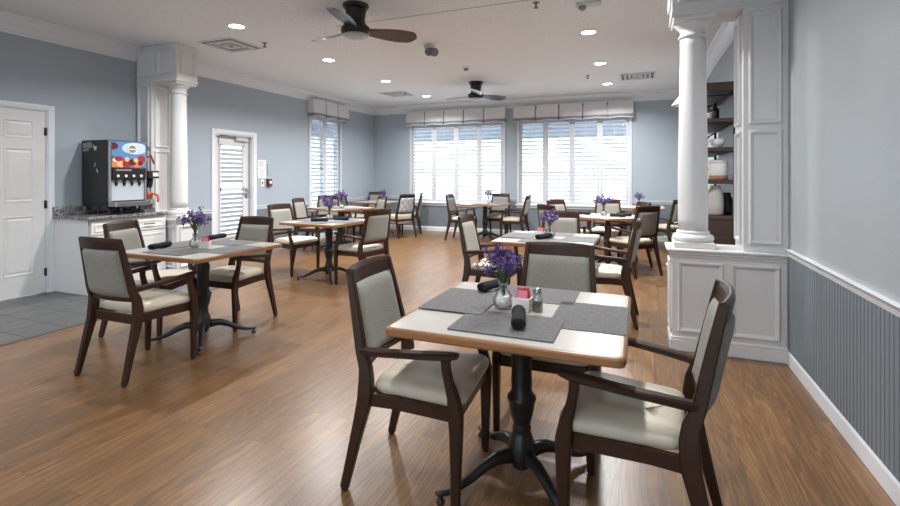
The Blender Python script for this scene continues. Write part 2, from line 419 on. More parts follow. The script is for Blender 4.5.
# windows: casing + sill + glass, shutters are things
def window(name, axis, hole, label):
    a0, a1, z0, z1 = hole
    e = thing(name, label, 'window', kind='structure')
    if axis == 'Y':
        F = lambda b, u0, u1, n0, n1, p, q, bv=.004: b.box(u0, u1, YB-n1, YB-n0, p, q, bv)      # n: into the room
    else:
        F = lambda b, u0, u1, n0, n1, p, q, bv=.004: b.box(XL+n0, XL+n1, u0, u1, p, q, bv)
    b = MB()
    F(b, a0-.05, a0+.012, -.02, .022, z0, z1+.05); F(b, a1-.012, a1+.05, -.02, .022, z0, z1+.05); F(b, a0-.05, a1+.05, -.02, .022, z1-.012, z1+.05)
    for u0, u1 in ((a0-.001, a0+.012), (a1-.012, a1+.001)): F(b, u0, u1, -.16, 0, z0, z1)
    F(b, a0, a1, -.16, 0, z1-.012, z1)
    b.build('window_frame', M['shutter'], e)
    b = MB(); F(b, a0-.09, a1+.09, -.16, .055, z0-.028, z0+.002, .006); F(b, a0-.06, a1+.06, 0, .018, z0-.085, z0-.028)
    b.build('window_sill', M['white'], e)
    b = MB(); F(b, a0+.01, a1-.01, -.125, -.119, z0, z1-.01, 0); b.build('window_glass', M['pane'], e)
    b = MB(); zm = z0+.72                       # sash bars outside the shutters
    F(b, a0+.01, a1-.01, -.14, -.105, zm-.02, zm+.02); F(b, (a0+a1)/2-.025, (a0+a1)/2+.025, -.14, -.105, z0, z1)
    b.build('sash_bar', M['shutter'], e)
    return e
window('window_1', 'Y', W1, 'left of the two wide windows in the far wall')
window('window_2', 'Y', W2, 'right of the two wide windows in the far wall')
window('window_3', 'X', WL, 'narrow tall window in the left wall')
for i, h in enumerate(WFILL):
    e = thing('window_%d' % (4+i), 'added unseen window behind the viewer for fill light, %s one' % ('left', 'middle', 'right')[i], 'window', kind='structure')
    b = MB()
    for q in ((h[0]-.06, h[0]+.03, h[2], h[3]), (h[1]-.03, h[1]+.06, h[2], h[3]), (h[0]-.06, h[1]+.06, h[3]-.03, h[3]+.06), (h[0]-.08, h[1]+.08, h[2]-.05, h[2]+.02), ((h[0]+h[1])/2-.03, (h[0]+h[1])/2+.03, h[2], h[3])):
        b.box(q[0], q[1], YF-.12, YF+.02, q[2], q[3], .004)
    b.build('window_frame', M['white'], e)
    b = MB(); b.box(h[0], h[1], YF-.09, YF-.084, h[2], h[3]); b.build('window_glass', M['pane'], e)

def shutter_panel(w, z0, z1, zr, slat_pitch=.092, tilt=20):
    """local: x along width 0..w, y into the room, parts for a shutter panel with a middle rail at zr"""
    e = thing('shutter_panel', '', 'shutter', group=None)
    b = MB(); st = .06
    b.box(.002, st, -.014, .014, z0, z1, .003); b.box(w-st, w-.002, -.014, .014, z0, z1, .003)
    b.box(st, w-st, -.0135, .0135, z0, z0+.075, .003); b.box(st, w-st, -.0135, .0135, z1-.06, z1, .003); b.box(st, w-st, -.0135, .0135, zr-.028, zr+.028, .003)
    b.build('shutter_frame', M['shutter'], e)
    for za, zb in ((z0+.075, zr-.028), (zr+.028, z1-.06)):
        b = MB(); n = max(1, round((zb-za)/slat_pitch)); p = (zb-za)/n
        for k in range(n):
            z = za+(k+.5)*p; c, s_ = math.cos(R(tilt)), math.sin(R(tilt))
            prof = []
            for q in range(10):
                a = q*2*math.pi/10; yy, zz = .044*math.cos(a), .006*math.sin(a)
                prof.append((yy*c-zz*s_, yy*s_+zz*c))
            b.prism(prof, lambda u, v, t: (t, u, z+v), st, w-st)
        b.build('louvers', M['shutter'], e)
        b = MB(); b.box(w/2-.006, w/2+.006, .040, .049, za+.05, zb-.05, .002); b.build('tilt_bar', M['shutter'], e)
    return e
def shutters(axis, hole, n, names, group):
    a0, a1, z0, z1 = hole; a0 += .014; a1 -= .014; w = (a1-a0)/n
    p0 = shutter_panel(w, z0+.006, z1-.014, 1.427)
    for i in range(n):
        o = p0 if i == 0 else copy_tree(p0)
        if axis == 'Y': loc, rz = (a0+w*(i+1), YB+.03, 0), math.pi
        else: loc, rz = (XL-.03, a0+w*(i+1), 0), -math.pi/2
        put(o, loc, rz, names[i], group)
ords = ['leftmost', 'second from left', 'third from left', 'rightmost']
shutters('Y', W1, 4, ['white louvered shutter panel, %s in the left far window' % q for q in ords], 'shutter panels of the left far window')
shutters('Y', W2, 4, ['white louvered shutter panel, %s in the right far window' % q for q in ords], 'shutter panels of the right far window')
shutters('X', WL, 2, ['white louvered shutter panel, nearer half of the left wall window', 'white louvered shutter panel, farther half of the left wall window'], 'shutter panels of the left wall window')

# valances
def valance(a0, a1, z0, z1, d, pleats, f, label):
    e = thing('window_valance', label, 'valance', group='box pleated window valances')
    for nm, (za, zb), m, off in (('fabric', (z0, z1), M['valance'], 0), ('trim_band', (z0+.022, z0+.075), M['band'], .004)):
        b = MB()
        # plan outline of the front with pleat notches
        xs = [a0]+[a0+(a1-a0)*k/pleats for k in range(1, pleats)]+[a1]
        front = [(a0, 0), (a0, d)]
        for i in range(pleats):
            u0, u1 = xs[i], xs[i+1]
            if i: front += [(u0+.012, d-.045), (u0+.014, d)]
            for k in range(1, 6):
                t = k/6; front.append((u0+(u1-u0)*t, d+.010*math.sin(math.pi*t)))
            if i < pleats-1: front += [(u1-.014, d), (u1-.012, d-.045)]
        front += [(a1, d), (a1, 0)]
        rings = []
        zs = [za+(zb-za)*k/6 for k in range(7)]
        for z in zs:
            fl = 1+.16*(1-(z-z0)/(z1-z0))
            rings.append([Vector(f(u+(off if u == a1 else -off if u == a0 else 0), (v*fl+off if v > 0 else 0), z-(.010*math.cos((u-a0)/(a1-a0)*pleats*2*math.pi) if z < z0+.2*(z1-z0) else 0))) for u, v in front])
        b.loft(rings, cap=False, closed=False)
        b.build(nm, m, e)
    b = MB()
    for k in range(1, pleats):
        u = a0+(a1-a0)*k/pleats
        b.prism([(u-.013, d-.046), (u+.013, d-.046), (u+.013, d-.042), (u-.013, d-.042)], lambda p, q, t: f(p, q, t), z0+.005, z1-.01)
    b.build('pleat_gap_shade', M['pleat'], e)  # darker colour stands in for the shade in the pleat gaps
    b = MB(); b.prism([(a0+.004, .0), (a1-.004, .0), (a1-.004, d-.05), (a0+.004, d-.05)], lambda p, q, t: f(p, q, t), z1-.012, z1-.002); b.build('mounting_board', M['valance'], e)
    return e
valance(-5.39, -2.885, 2.575, 2.915, .135, 5, lambda u, v, z: (u, YB-v, z), 'white box pleated valance with grey band over the left far window')
valance(-2.68, -.15, 2.565, 2.915, .135, 5, lambda u, v, z: (u, YB-v, z), 'white box pleated valance with grey band over the right far window')
valance(8.09, 9.36, 2.575, 2.94, .135, 3, lambda u, v, z: (XL+v, u, z), 'white box pleated valance with grey band over the left wall window')

# door 1: six panel door
def casing(b, f, a0, a1, z1, w=.062, d=.02):
    prof = [(0, 0), (0, d*.6), (w*.2, d*.75), (w*.75, d), (w, d*.9), (w, 0)]
    for u0, sgn in ((a0, -1), (a1, 1)):
        b.prism(prof, lambda u, v, t: f(u0+sgn*u, v, t), 0, z1+w*.98)
    b.prism(prof, lambda u, v, t: f(t, v, z1+u), a0, a1)
fl = lambda u, v, z: (XL+v, u, z)
d1 = thing('door_1', 'white six panel door at the left edge beside the counter', 'door', (0, 0, 0), kind='structure')
b = MB(); casing(b, fl, D1[0], D1[1], D1[3]-.005)
b.box(XL-.16, XL, D1[0], D1[0]+.012, 0, D1[3]); b.box(XL-.16, XL, D1[1]-.012, D1[1], 0, D1[3]); b.box(XL-.16, XL, D1[0], D1[1], D1[3]-.012, D1[3])
b.build('door_casing', M['white'], d1)
b = MB(); y0, y1 = D1[0]+.015, D1[1]-.015; xf = XL-.012
b.box(xf-.04, xf-.006, y0, y1, .008, D1[3]-.016)
cols = [(y0, y0+.115), ((y0+y1)/2-.05, (y0+y1)/2+.05), (y1-.115, y1)]
rows = [(.008, .24), (.90, 1.06), (1.66, 1.77), (1.975, D1[3]-.016)]
for c in cols: b.box(xf-.01, xf, c[0], c[1], .008, D1[3]-.016)
for r in rows:
    b.box(xf-.01, xf, cols[0][1], cols[1][0], r[0], r[1]); b.box(xf-.01, xf, cols[1][1], cols[2][0], r[0], r[1])
for p, q in ((cols[0][1], cols[1][0]), (cols[1][1], cols[2][0])):
    for z0, z1 in ((rows[0][1], rows[1][0]), (rows[1][1], rows[2][0]), (rows[2][1], rows[3][0])):
        b.frame(lambda u, v, n: (xf-.006+n, u, v), (p, q, z0, z1), 0, .024, .012)
        b.loft([[Vector((xf-.006, u, v)) for u, v in ((p+.025, z0+.025), (q-.025, z0+.025), (q-.025, z1-.025), (p+.025, z1-.025))],
                [Vector((xf+.001, u, v)) for u, v in ((p+.05, z0+.05), (q-.05, z0+.05), (q-.05, z1-.05), (p+.05, z1-.05))]])
b.build('door_leaf', M['door'], d1)
for z in (.24, 1.02, 1.86):
    b = MB(); b.tube([(XL-.004, D1[1]-.013, z-.045), (XL-.004, D1[1]-.013, z+.045)], .009, 8); b.box(XL-.012, XL-.004, D1[1]-.03, D1[1]+.002, z-.045, z+.045)
    b.build('hinge', M['brass'], d1)
b = MB(); b.tube([(xf, y0+.06, .95), (xf+.05, y0+.06, .95)], .012, 10); b.ball((xf+.06, y0+.06, .95), (.022, .028, .028)); b.build('door_knob', M['brass'], d1)

# door 2: glazed exit door
d2 = thing('door_2', 'white glazed exit door with closer and blind in the left wall', 'door', kind='structure')
b = MB(); casing(b, fl, D2[0], D2[1], D2[3], .07)
b.box(XL-.16, XL, D2[0], D2[0]+.014, 0, D2[3]); b.box(XL-.16, XL, D2[1]-.014, D2[1], 0, D2[3]); b.box(XL-.16, XL, D2[0], D2[1], D2[3]-.014, D2[3])
b.build('door_casing', M['white'], d2)
b = MB(); y0, y1, xx = D2[0]+.018, D2[1]-.018, XL-.10
b.box(xx-.022, xx+.022, y0, y0+.14, .01, D2[3]-.02, .004); b.box(xx-.022, xx+.022, y1-.14, y1, .01, D2[3]-.02, .004)
b.box(xx-.022, xx+.022, y0+.115, y1-.115, .01, .30, .004); b.box(xx-.022, xx+.022, y0+.115, y1-.115, D2[3]-.15, D2[3]-.02, .004)
b.build('door_leaf', M['door'], d2)
b = MB(); b.box(xx-.004, xx+.002, y0+.1, y1-.1, .28, D2[3]-.13); b.build('door_glass', M['pane'], d2)
b = MB()
za, zb = .31, D2[3]-.16
b.box(xx+.022, xx+.042, y0+.13, y0+.165, za, zb, .003); b.box(xx+.022, xx+.042, y1-.165, y1-.13, za, zb, .003)
b.box(xx+.022, xx+.042, y0+.12, y1-.12, zb-.03, zb+.012, .003); b.box(xx+.022, xx+.042, y0+.12, y1-.12, 1.09, 1.15, .003); b.box(xx+.022, xx+.042, y0+.12, y1-.12, za-.01, za+.03, .003)
k = za+.05
while k < zb-.05:
    if not 1.06 < k < 1.19:
        b.prism([(-.03, -.030), (.03, .020), (.03, .026), (-.03, -.024)], lambda u, v, t: (xx+.034+u*.6, t, k+v), y0+.16, y1-.16)
    k += .075
b.build('door_shutter', M['shutter'], d2)
b = MB(); b.box(xx+.022, xx+.08, y1-.33, y1-.06, 1.945, 2.0, .008, 2); b.build('closer_body', M['lite'], d2)
b = MB(); b.sweep([(xx+.055, y1-.25, 2.005), (xx+.09, y1-.50, 2.012), (xx+.06, y0+.12, 2.015)], (.02, .008), (0, 0, 1)); b.build('closer_arm', M['grey'], d2)
b = MB(); b.box(xx+.022, xx+.03, y1-.095, y1-.035, .95, 1.13, .004); b.tube([(xx+.03, y1-.065, 1.06), (xx+.075, y1-.065, 1.06), (xx+.08, y1-.09, 1.06), (xx+.08, y1-.18, 1.055)], .011, 8)
b.build('lever_handle', M['steel'], d2)
b = MB(); b.box(xx-.03, xx+.03, y1-.001, y1+.006, .02, D2[3]-.02); b.build('gap_shade_strip', M['black'], d2)  # black strip paints the dark gap beside the door leaf

# outside: paving, eaves, hedge
slab('floor_outside', M['lawn'], 'pale paving outside the windows', 'ground', [(-40, 40, YB+.2, 60, -.3, -.12), (-60, XL-.2, -30, YB+.2, -.3, -.12), (XL-.2, 40, -40, YF-.2, -.3, -.12)])
slab('trim_9', M['eave'], 'grey porch soffit outside the far windows', 'trim', [(XL-1.6, XR+.8, YB+.17, YB+1.45, 2.66, 2.75), (XL-1.6, XR+.8, YB+1.25, YB+1.45, 2.28, 2.66)])
slab('added_soffit', M['eave'], 'added unseen soffit cutting sky light at the windows behind the viewer', 'trim', [(XL-1.6, XR+1.6, YF-3.2, YF-.17, 2.45, 2.6)])  # unseen roof added so that mostly ground light enters the rear windows
slab('trim_10', M['eave'], 'grey porch soffit outside the left wall window', 'trim', [(XL-1.45, XL-.17, 4.0, YB+.17, 2.66, 2.75), (XL-1.45, XL-1.25, 4.0, YB+.17, 2.34, 2.66)])
# ------------------------------------------------------------------ dividers (pedestal + column + pilaster + beam)
def divider(name, label, mir, x_wall, y0):
    """local: x from 0 (wall) outwards to the column, y depth 0 front .. .32; mir = -1 grows to -x, +1 grows to +x"""
    e = thing(name, label, 'room divider', (x_wall, y0, 0))
    S = lambda x: mir*x
    def bx(b, x0, x1, y0, y1, z0, z1, bv=.003): b.box(min(S(x0), S(x1)), max(S(x0), S(x1)), y0, y1, z0, z1, bv)
    PW, LEN, D = .285, .785, .32
    def fr(b, u0, u1, z0, z1, ypos=-.001, t=.032, d=.02):
        b.frame(lambda u, v, n: (S(u), ypos-n, v), (u0, u1, z0, z1), 0, t, d)
    def frside(b, y0, y1, z0, z1, x, t=.032, d=.02):
        b.frame(lambda u, v, n: (S(x+n), u, v), (y0, y1, z0, z1), 0, t, d)
    def frback(b, u0, u1, z0, z1, t=.032, d=.02):
        b.frame(lambda u, v, n: (S(u), D+n, v), (u0, u1, z0, z1), 0, t, d)
    b = MB(); bx(b, 0, LEN-.02, 0, D, 0, .745)
    for q in (fr, frback):
        q(b, .055, .365, .15, .69); q(b, .415, .725, .15, .69)
    frside(b, .045, D-.045, .15, .69, LEN-.02)
    b.build('pedestal', M['cream'], e)
    b = MB()
    bx(b, 0, LEN-.004, -.016, D+.016, 0, .085); bx(b, 0, LEN-.010, -.010, D+.010, .085, .108, .006)
    b.build('base_trim', M['cream'], e)
    b = MB()
    bx(b, 0, LEN-.008, -.012, D+.012, .722, .742, .005); bx(b, 0, LEN+.004, -.024, D+.024, .742, .765, .008); bx(b, 0, LEN+.018, -.036, D+.036, .765, .79, .007)
    b.build('ledge', M['cream'], e)
    b = MB(); bx(b, 0, PW, .003, D-.003, .79, 2.60)
    for q in (fr, frback): 
        q(b, .045, PW-.035, .85, 1.685) if q is frback else fr(b, .045, PW-.035, .85, 1.685, .002)
        q(b, .045, PW-.035, 1.735, 2.56) if q is frback else fr(b, .045, PW-.035, 1.735, 2.56, .002)
    frside(b, .05, D-.05, .85, 1.685, PW-.001); frside(b, .05, D-.05, 1.735, 2.56, PW-.001)
    b.build('pilaster', M['cream'], e)
    b = MB(); bx(b, 0, LEN-.02, 0, D, 2.60, H-.001)
    for q in (fr, frback):
        q(b, .05, .37, 2.69, 3.02); q(b, .42, .725, 2.69, 3.02)
    frside(b, .05, D-.05, 2.69, 3.02, LEN-.02)
    bx(b, PW+.002, LEN-.014, -.008, D+.008, 2.592, 2.622, .004)
    b.build('beam', M['cream'], e)
    cx, cy = S(LEN-.18), D/2
    b = MB(); bx(b, LEN-.18-.145, LEN-.18+.145, cy-.145, cy+.145, .79, .835, .005)
    b.lathe([(.11, .835), (.14, .835), (.150, .850), (.150, .868), (.140, .884), (.122, .890), (.118, .900), (.121, .908), (.112, .918), (.10, .92)], 36, (cx, cy))
    b.build('column_base', M['cream'], e)
    b = MB(); prof = []
    for k in range(17):
        t = k/16; prof.append((.1075-.016*max(0, t-.3)/.7*(1 if t > .3 else 0)-.0, .915+t*(2.475-.915)))
    b.lathe(prof, 36, (cx, cy)); b.build('column_shaft', M['cream'], e)
    b = MB()
    b.lathe([(.09, 2.44), (.100, 2.442), (.106, 2.450), (.106, 2.458), (.098, 2.466), (.092, 2.47), (.092, 2.505), (.102, 2.515), (.128, 2.545), (.138, 2.558), (.138, 2.562), (.1, 2.562)], 36, (cx, cy))
    bx(b, LEN-.18-.150, LEN-.18+.150, cy-.150, cy+.150, 2.562, 2.594, .006)
    b.build('column_capital', M['cream'], e)
    return e
divider('room_divider', 'white panelled half wall with round column against the right wall', -1, XR, 4.103)
divider('room_divider', 'white panelled half wall with round column beyond the drink counter', 1, XL, 4.47)

# ------------------------------------------------------------------ drink counter
cb = thing('base_cabinet', 'white base cabinet under the granite counter by the door', 'cabinet', (0, 0, 0))
cx0, cx1, cy0, cy1 = XL+.008, -5.77, 3.485, 4.43
b = MB(); b.box(cx0, cx1, cy0, cy1, .09, .845, .002); b.box(cx0, cx1-.06, cy0+.004, cy1, .0, .09); b.box(cx0, cx1, cy0-.004, cy0+.012, 0, .845, .002)
b.build('cabinet_body', M['cab'], cb)
ym = (cy0+cy1)/2
for p, q in ((cy0+.02, ym-.006), (ym+.006, cy1-.015)):
    for z0, z1, nm in ((.675, .825, 'drawer_front'), (.115, .655, 'cabinet_door')):
        b = MB(); b.box(cx1, cx1+.018, p, q, z0, z1, .003)
        b.frame(lambda u, v, n: (cx1+.018+n, u, v), (p+.035, q-.035, z0+.03, z1-.03), 0, .03, .006)
        dr = b.build(nm, M['cab'], cb)
        b = MB()
        if nm == 'drawer_front': yy = (p+q)/2; b.tube([(cx1+.018, yy-.06, (z0+z1)/2), (cx1+.045, yy-.05, (z0+z1)/2), (cx1+.045, yy+.05, (z0+z1)/2), (cx1+.018, yy+.06, (z0+z1)/2)], .006, 8)
        else:
            yy = q-.03 if p < ym-.1 else p+.03
            b.tube([(cx1+.018, yy, .48), (cx1+.045, yy, .49), (cx1+.045, yy, .58), (cx1+.018, yy, .59)], .006, 8)
        b.build('handle', M['black'], dr)
b = MB(); b.box(XL+.006, -5.725, 3.455, 4.43, .848, .886, .008, 2); b.box(XL+.004, XL+.026, 3.455, 4.43, .886, .985, .004); b.box(XL+.026, -5.98, 4.408, 4.43, .886, .985, .004)
tag(b.build('countertop', M['granite']), 'speckled grey granite countertop with backsplash on the white cabinet', 'countertop')

# juice dispenser
jd = thing('juice_dispenser', 'black juice dispenser with fruit picture panel on the granite counter', 'drink dispenser', (0, 0, .886))
JX0, JX1, JY0, JY1 = XL+.035, -5.86, 3.76, 4.215
b = MB(); b.box(JX0, JX1, JY0, JY1, .13, .895, .008, 2); b.box(JX0, JX1-.02, JY0+.01, JY1-.01, .10, .13)
b.build('housing', M['blackpanel'], jd)
b = MB()
for yy in (JY0, JY1-.02): b.box(JX1-.03, JX1+.03, yy, yy+.02, .14, .893, .004)
b.box(JX1-.01, JX1+.028, JY0+.02, JY1-.02, .875, .893, .004)
b.build('front_trim', M['steel'], jd)
b = MB(); b.box(JX1, JX1+.03, JY0+.021, JY1-.021, .565, .874, .003); pp = b.build('picture_panel', M['sky'], jd)
px = JX1+.0305
def disc(name, cy, cz, r, m, dx, sq=1.0):
    b = MB(); n = 24
    ring = [(cy+r*math.cos(a*2*math.pi/n), cz+sq*r*math.sin(a*2*math.pi/n)) for a in range(n)]
    b.prism(ring, lambda u, v, t: (t, max(JY0+.022, min(JY1-.022, u)), max(.566, min(.873, v))), px, px+dx); return b.build(name, m, pp)
for i, (cy, cz, r, m, sq) in enumerate([(.30, .80, .16, 'skyl', .45), (.05, .60, .06, 'fr_o', 1), (.13, .615, .05, 'fr_y', 1), (.035, .82, .06, 'fr_d', .7), (.20, .61, .055, 'fr_r', 1), (.33, .60, .055, 'fr_o', 1), (.27, .63, .045, 'fr_d', .9), (.38, .67, .05, 'fr_r', 1), (.06, .655, .03, 'paper', .8), (.20, .665, .028, 'fr_y', 1), (.31, .655, .03, 'fr_y', .9), (.365, .62, .03, 'fr_d', 1), (.15, .66, .022, 'fr_g', .7), (.10, .67, .05, 'fr_r', .6), (.02, .69, .035, 'fr_g', .6)]):
    disc('printed_fruit', JY0+cy, cz, r, M[m], .0008+.0004*i, sq)
disc('printed_emblem', JY0+.265, .79, .062, M['paper'], .006, .95); disc('printed_emblem', JY0+.265, .79, .05, M['ink'], .0066, .95)
disc('printed_emblem', JY0+.265, .79, .036, M['fr_g'], .0072, .8); 
b = MB(); b.box(px+.0072, px+.008, JY0+.225, JY0+.305, .782, .798); b.build('printed_emblem', M['paper'], pp)
b = MB(); b.box(JX1, JX1+.045, JY0+.021, JY1-.021, .415, .562, .006, 2); kp = b.build('control_panel', M['black'], jd)
for k in range(4):
    b = MB(); y = JY0+.085+k*.095
    b.prism([(y+.016*math.cos(a*math.pi/8), .463+.016*math.sin(a*math.pi/8)) for a in range(16)], lambda u, v, t: (t, u, v), JX1+.044, JX1+.05); b.build('push_button', M['paper'], kp)
    b = MB(); b.lathe([(.014, .0), (.017, .03), (.02, .07)], 10, (JX1+.015, y), z0=.345); b.build('nozzle', M['black'], jd)
b = MB(); b.box(JX1+.0445, JX1+.046, JY0+.06, JY0+.25, .525, .540); b.build('printed_strip', M['ink'], kp)
b = MB(); b.box(JX1, JX1+.008, JY0+.022, JY1-.022, .165, .414); b.build('splash_panel', M['splash'], jd)
b = MB(); b.box(JX1-.05, JX1+.12, JY0+.012, JY1-.012, .095, .150, .006); 
for k in range(9): b.box(JX1+.012, JX1+.11, JY0+.03+k*.045, JY0+.045+k*.045, .150, .153)
b.build('drip_tray', M['steel'], jd)
for x in (JX0+.05, JX1-.04):
    for y in (JY0+.04, JY1-.04):
        b = MB(); b.lathe([(.02, 0), (.022, .008), (.014, .02), (.014, .105)], 12, (x, y)); b.build('foot', M['black'], jd)
b = MB()
for k, (x0, z0, w, h) in enumerate([(.03, .80, .07, .06), (.11, .80, .08, .07), (.03, .76, .05, .03), (.09, .765, .05, .028)]): b.box(JX0+x0, JX0+x0+w, JY0-.001, JY0+.002, z0, z0+h)
b.build('sticker', M['ink'], jd)
b = MB()
for k, (x0, z0, w, h, a) in enumerate([(.225, .775, .012, .06, .5), (.25, .765, .012, .06, .5), (.262, .79, .02, .03, 0), (.245, .57, .010, .05, -.4), (.285, .50, .014, .05, .4)]):
    b.prism([(JX0+x0+a*.03, z0), (JX0+x0+w+a*.03, z0), (JX0+x0+w-a*.03, z0+h), (JX0+x0-a*.03, z0+h)], lambda u, v, t: (u, t, v), JY0-.001, JY0+.002)
b.build('printed_mark', M['paper'], jd)

# coffee brewer with carafe
cbw = thing('coffee_brewer', 'black and steel coffee brewer beside the juice dispenser', 'coffee brewer', (-6.02, 4.31, .886))
b = MB(); b.box(-.14, .10, -.07, .09, 0, .035, .006); b.box(-.16, -.05, -.06, .08, .035, .44, .006); b.build('brewer_body', M['steel'], cbw)
b = MB(); b.box(-.16, .17, -.065, .09, .43, .53, .008, 2); hd = b.build('brewer_head', M['black'], cbw)
b = MB(); b.box(.171, .175, .0, .075, .455, .505); b.build('display', M['paper'], hd)
b = MB(); b.lathe([(.045, .31), (.06, .36), (.062, .43)], 18, (.06, .01)); b.build('brew_basket', M['black'], cbw)
b = MB(); b.tube([(.0, -.03, .53), (.02, -.02, .58), (.03, .0, .64), (.05, .02, .70)], [.012, .012, .014, .01], 8); b.build('faucet', M['steel'], cbw)
b = MB(); b.sweep([(.05, .02, .70), (.07, .04, .74), (.10, .07, .62)], (.02, .02), (0, 0, 1)); b.build('faucet_lever', M['red'], cbw)
cf = thing('coffee_carafe', 'glass coffee carafe with orange handle on the brewer', 'carafe', (-5.955, 4.325, .921))
b = MB(); b.lathe([(.045, 0), (.066, .02), (.074, .06), (.066, .11), (.045, .15), (.045, .155), (.06, .109), (.069, .06), (.061, .022), (.04, .006)], 20); b.build('carafe_bowl', M['glass'], cf)
b = MB(); b.lathe([(.047, .145), (.05, .155), (.052, .20), (.045, .21)], 20); b.build('carafe_collar', M['orange'], cf)
b = MB(); b.sweep([(.04, .0, .185), (.09, .01, .195), (.14, .02, .185), (.155, .022, .13), (.150, .022, .09)], (.026, .018), (0, 1, 0)); b.build('carafe_handle', M['orange'], cf)

# ------------------------------------------------------------------ wall devices near the exit door
nt = thing('posted_notice', 'two white printed sheets posted above the light switch', 'notice', (XL+.002, 6.79, 1.47))
for z in (.085, -.085):
    b = MB(); b.box(0, .004, -.10, .10, z-.082, z+.082, .001); s_ = b.build('paper_sheet', M['paper'], nt)
    b = MB()
    for k in range(6): b.box(.004, .005, -.07, .07-.02*(k % 3), z+.055-.02*k, z+.060-.02*k)
    b.build('printed_lines', M['ink'], s_)
e = thing('light_switch', 'white light switch plate below the posted sheets', 'switch', (XL+.002, 6.80, 1.217))
b = MB(); b.box(0, .008, -.04, .04, -.062, .062, .003); b.build('switch_plate', M['paper'], e)
b = MB(); b.box(.006, .014, -.012, .012, -.028, .028, .003); b.build('rocker', M['black'], e)
e = thing('fire_alarm_box', 'dark red fire alarm pull box beside the switch', 'fire alarm', (XL+.002, 6.955, 1.223))
b = MB(); b.box(0, .045, -.055, .055, -.068, .068, .005); b.build('alarm_body', M['maroon'], e)
b = MB(); b.prism([(-.02, .03), (.03, .03), (.03, -.01), (.005, -.03), (-.02, -.01)], lambda u, v, t: (t, u, v), .044, .052); b.build('pull_handle', M['paper'], e)
b = MB(); b.box(XL, XL+.012, 6.93, 7.05, 1.365, 1.575, .004)
tag(b.build('blank_plate', M['wall']), 'blank wall plate painted blue grey right of the posted sheets', 'wall plate')

# ------------------------------------------------------------------ ceiling fixtures
def downlight(x, y, label):
    e = thing('downlight', label, 'ceiling light', (x, y, H), group='recessed ceiling lights')
    return e
b = MB(); b.lathe([(.082, -.001), (.084, -.008), (.100, -.006), (.105, -.0005), (.105, .002), (.08, .002)], 28); me_ring = b.build('trim_ring', M['white'])
b = MB(); b.lathe([(.083, -.004), (.08, -.006), (.0, -.006)], 28); me_disc = b.build('lamp_disc', M['lamp'])
ring_d, disc_d = me_ring.data, me_disc.data
bpy.data.objects.remove(me_ring); bpy.data.objects.remove(me_disc)
LIGHT_W = 42
rowname = {4.24: 'nearest', 6.0: 'second', 7.73: 'third', 9.51: 'farthest', 2.48: 'out of view', .72: 'out of view', -1.2: 'out of view'}
for X, sd in ((-4.36, 'left'), (-.59, 'right')):
    for Y in (-1.2, .72, 2.48, 4.24, 6.0, 7.73, 9.51):
        vis = Y >= 6 or (Y == 4.24 and X < -2)
        if X > -2 and vis: nm = {6.0: 'nearest to the viewer', 7.73: 'middle one', 9.51: 'farthest one'}[Y]
        elif vis: nm = {4.24: 'nearest to the viewer', 6.0: 'second one', 7.73: 'third one', 9.51: 'farthest one'}[Y]
        else: nm = 'behind the viewer' if Y < 4 else 'just out of view overhead'
        e = downlight(X, Y, 'round recessed downlight in the %s ceiling row, %s' % (sd, nm))
        for d, n in ((ring_d, 'trim_ring'), (disc_d, 'lamp_disc')):
            o = bpy.data.objects.new(n, d); COL.objects.link(o); o.parent = e
        ld = bpy.data.lights.new('downlight_beam', 'AREA'); ld.shape = 'DISK'; ld.size = .16; ld.energy = LIGHT_W*(.9 if Y > 9 else 1.15 if Y > 5 else .85 if Y > 3 else .32); ld.spread = R(150); ld.color = (1, .99, .985)
        lo = bpy.data.objects.new('downlight_beam', ld); COL.objects.link(lo); lo.parent = e; lo.location = (0, 0, -.02)

def ceiling_fan(x, y, a0, label):
    e = thing('ceiling_fan', label, 'ceiling fan', (x, y, H), group='ceiling fans')
    b = MB(); b.lathe([(.132, 0), (.134, -.012), (.128, -.034), (.105, -.04), (.0, -.04)], 36); b.build('mounting_plate', M['fan'], e)
    b = MB(); b.lathe([(.108, -.038), (.106, -.06), (.098, -.11), (.094, -.15), (.100, -.19), (.125, -.215), (.146, -.235), (.150, -.26), (.146, -.285), (.128, -.305), (.11, -.31)], 36); b.build('motor_housing', M['fan'], e)
    b = MB(); b.lathe([(.122, -.300), (.132, -.310), (.128, -.318), (.118, -.318)], 36); b.build('lens_ring', M['steel'], e)
    b = MB(); b.lathe([(.120, -.308), (.112, -.326), (.075, -.340), (.0, -.345)], 36); b.build('light_lens', M['lens'], e)
    for k in range(3):
        b = MB(); a = R(a0+120*k); rings = []
        for i in range(15):
            t = i/14; r = .12+t*.54
            w = .060+.055*math.sin(min(1, t*1.25)*math.pi*.62) if t < .8 else (.060+.055*math.sin(math.pi*.62))*math.sqrt(max(.02, 1-((t-.8)/.2)**2*.985))
            pitch_ = R(-17)
            pr = []
            for u, v in ((-1, 0), (-.6, .5), (0, .7), (.6, .5), (1, 0), (.6, -.5), (0, -.3), (-.6, -.5)):
                yy, zz = u*w*1.0, v*.007
                pr.append((r, yy*math.cos(pitch_)-zz*math.sin(pitch_), yy*math.sin(pitch_)+zz*math.cos(pitch_)-.262))
            rings.append([Vector((p*math.cos(a)-q*math.sin(a), p*math.sin(a)+q*math.cos(a), z)) for p, q, z in pr])
        b.loft(rings); b.build('blade', M['blade'], e)
    return e
ceiling_fan(-2.70, 4.17, 46, 'dark three blade ceiling fan nearest to the viewer')
ceiling_fan(-2.85, 8.43, 49, 'dark three blade ceiling fan at the far end of the room')

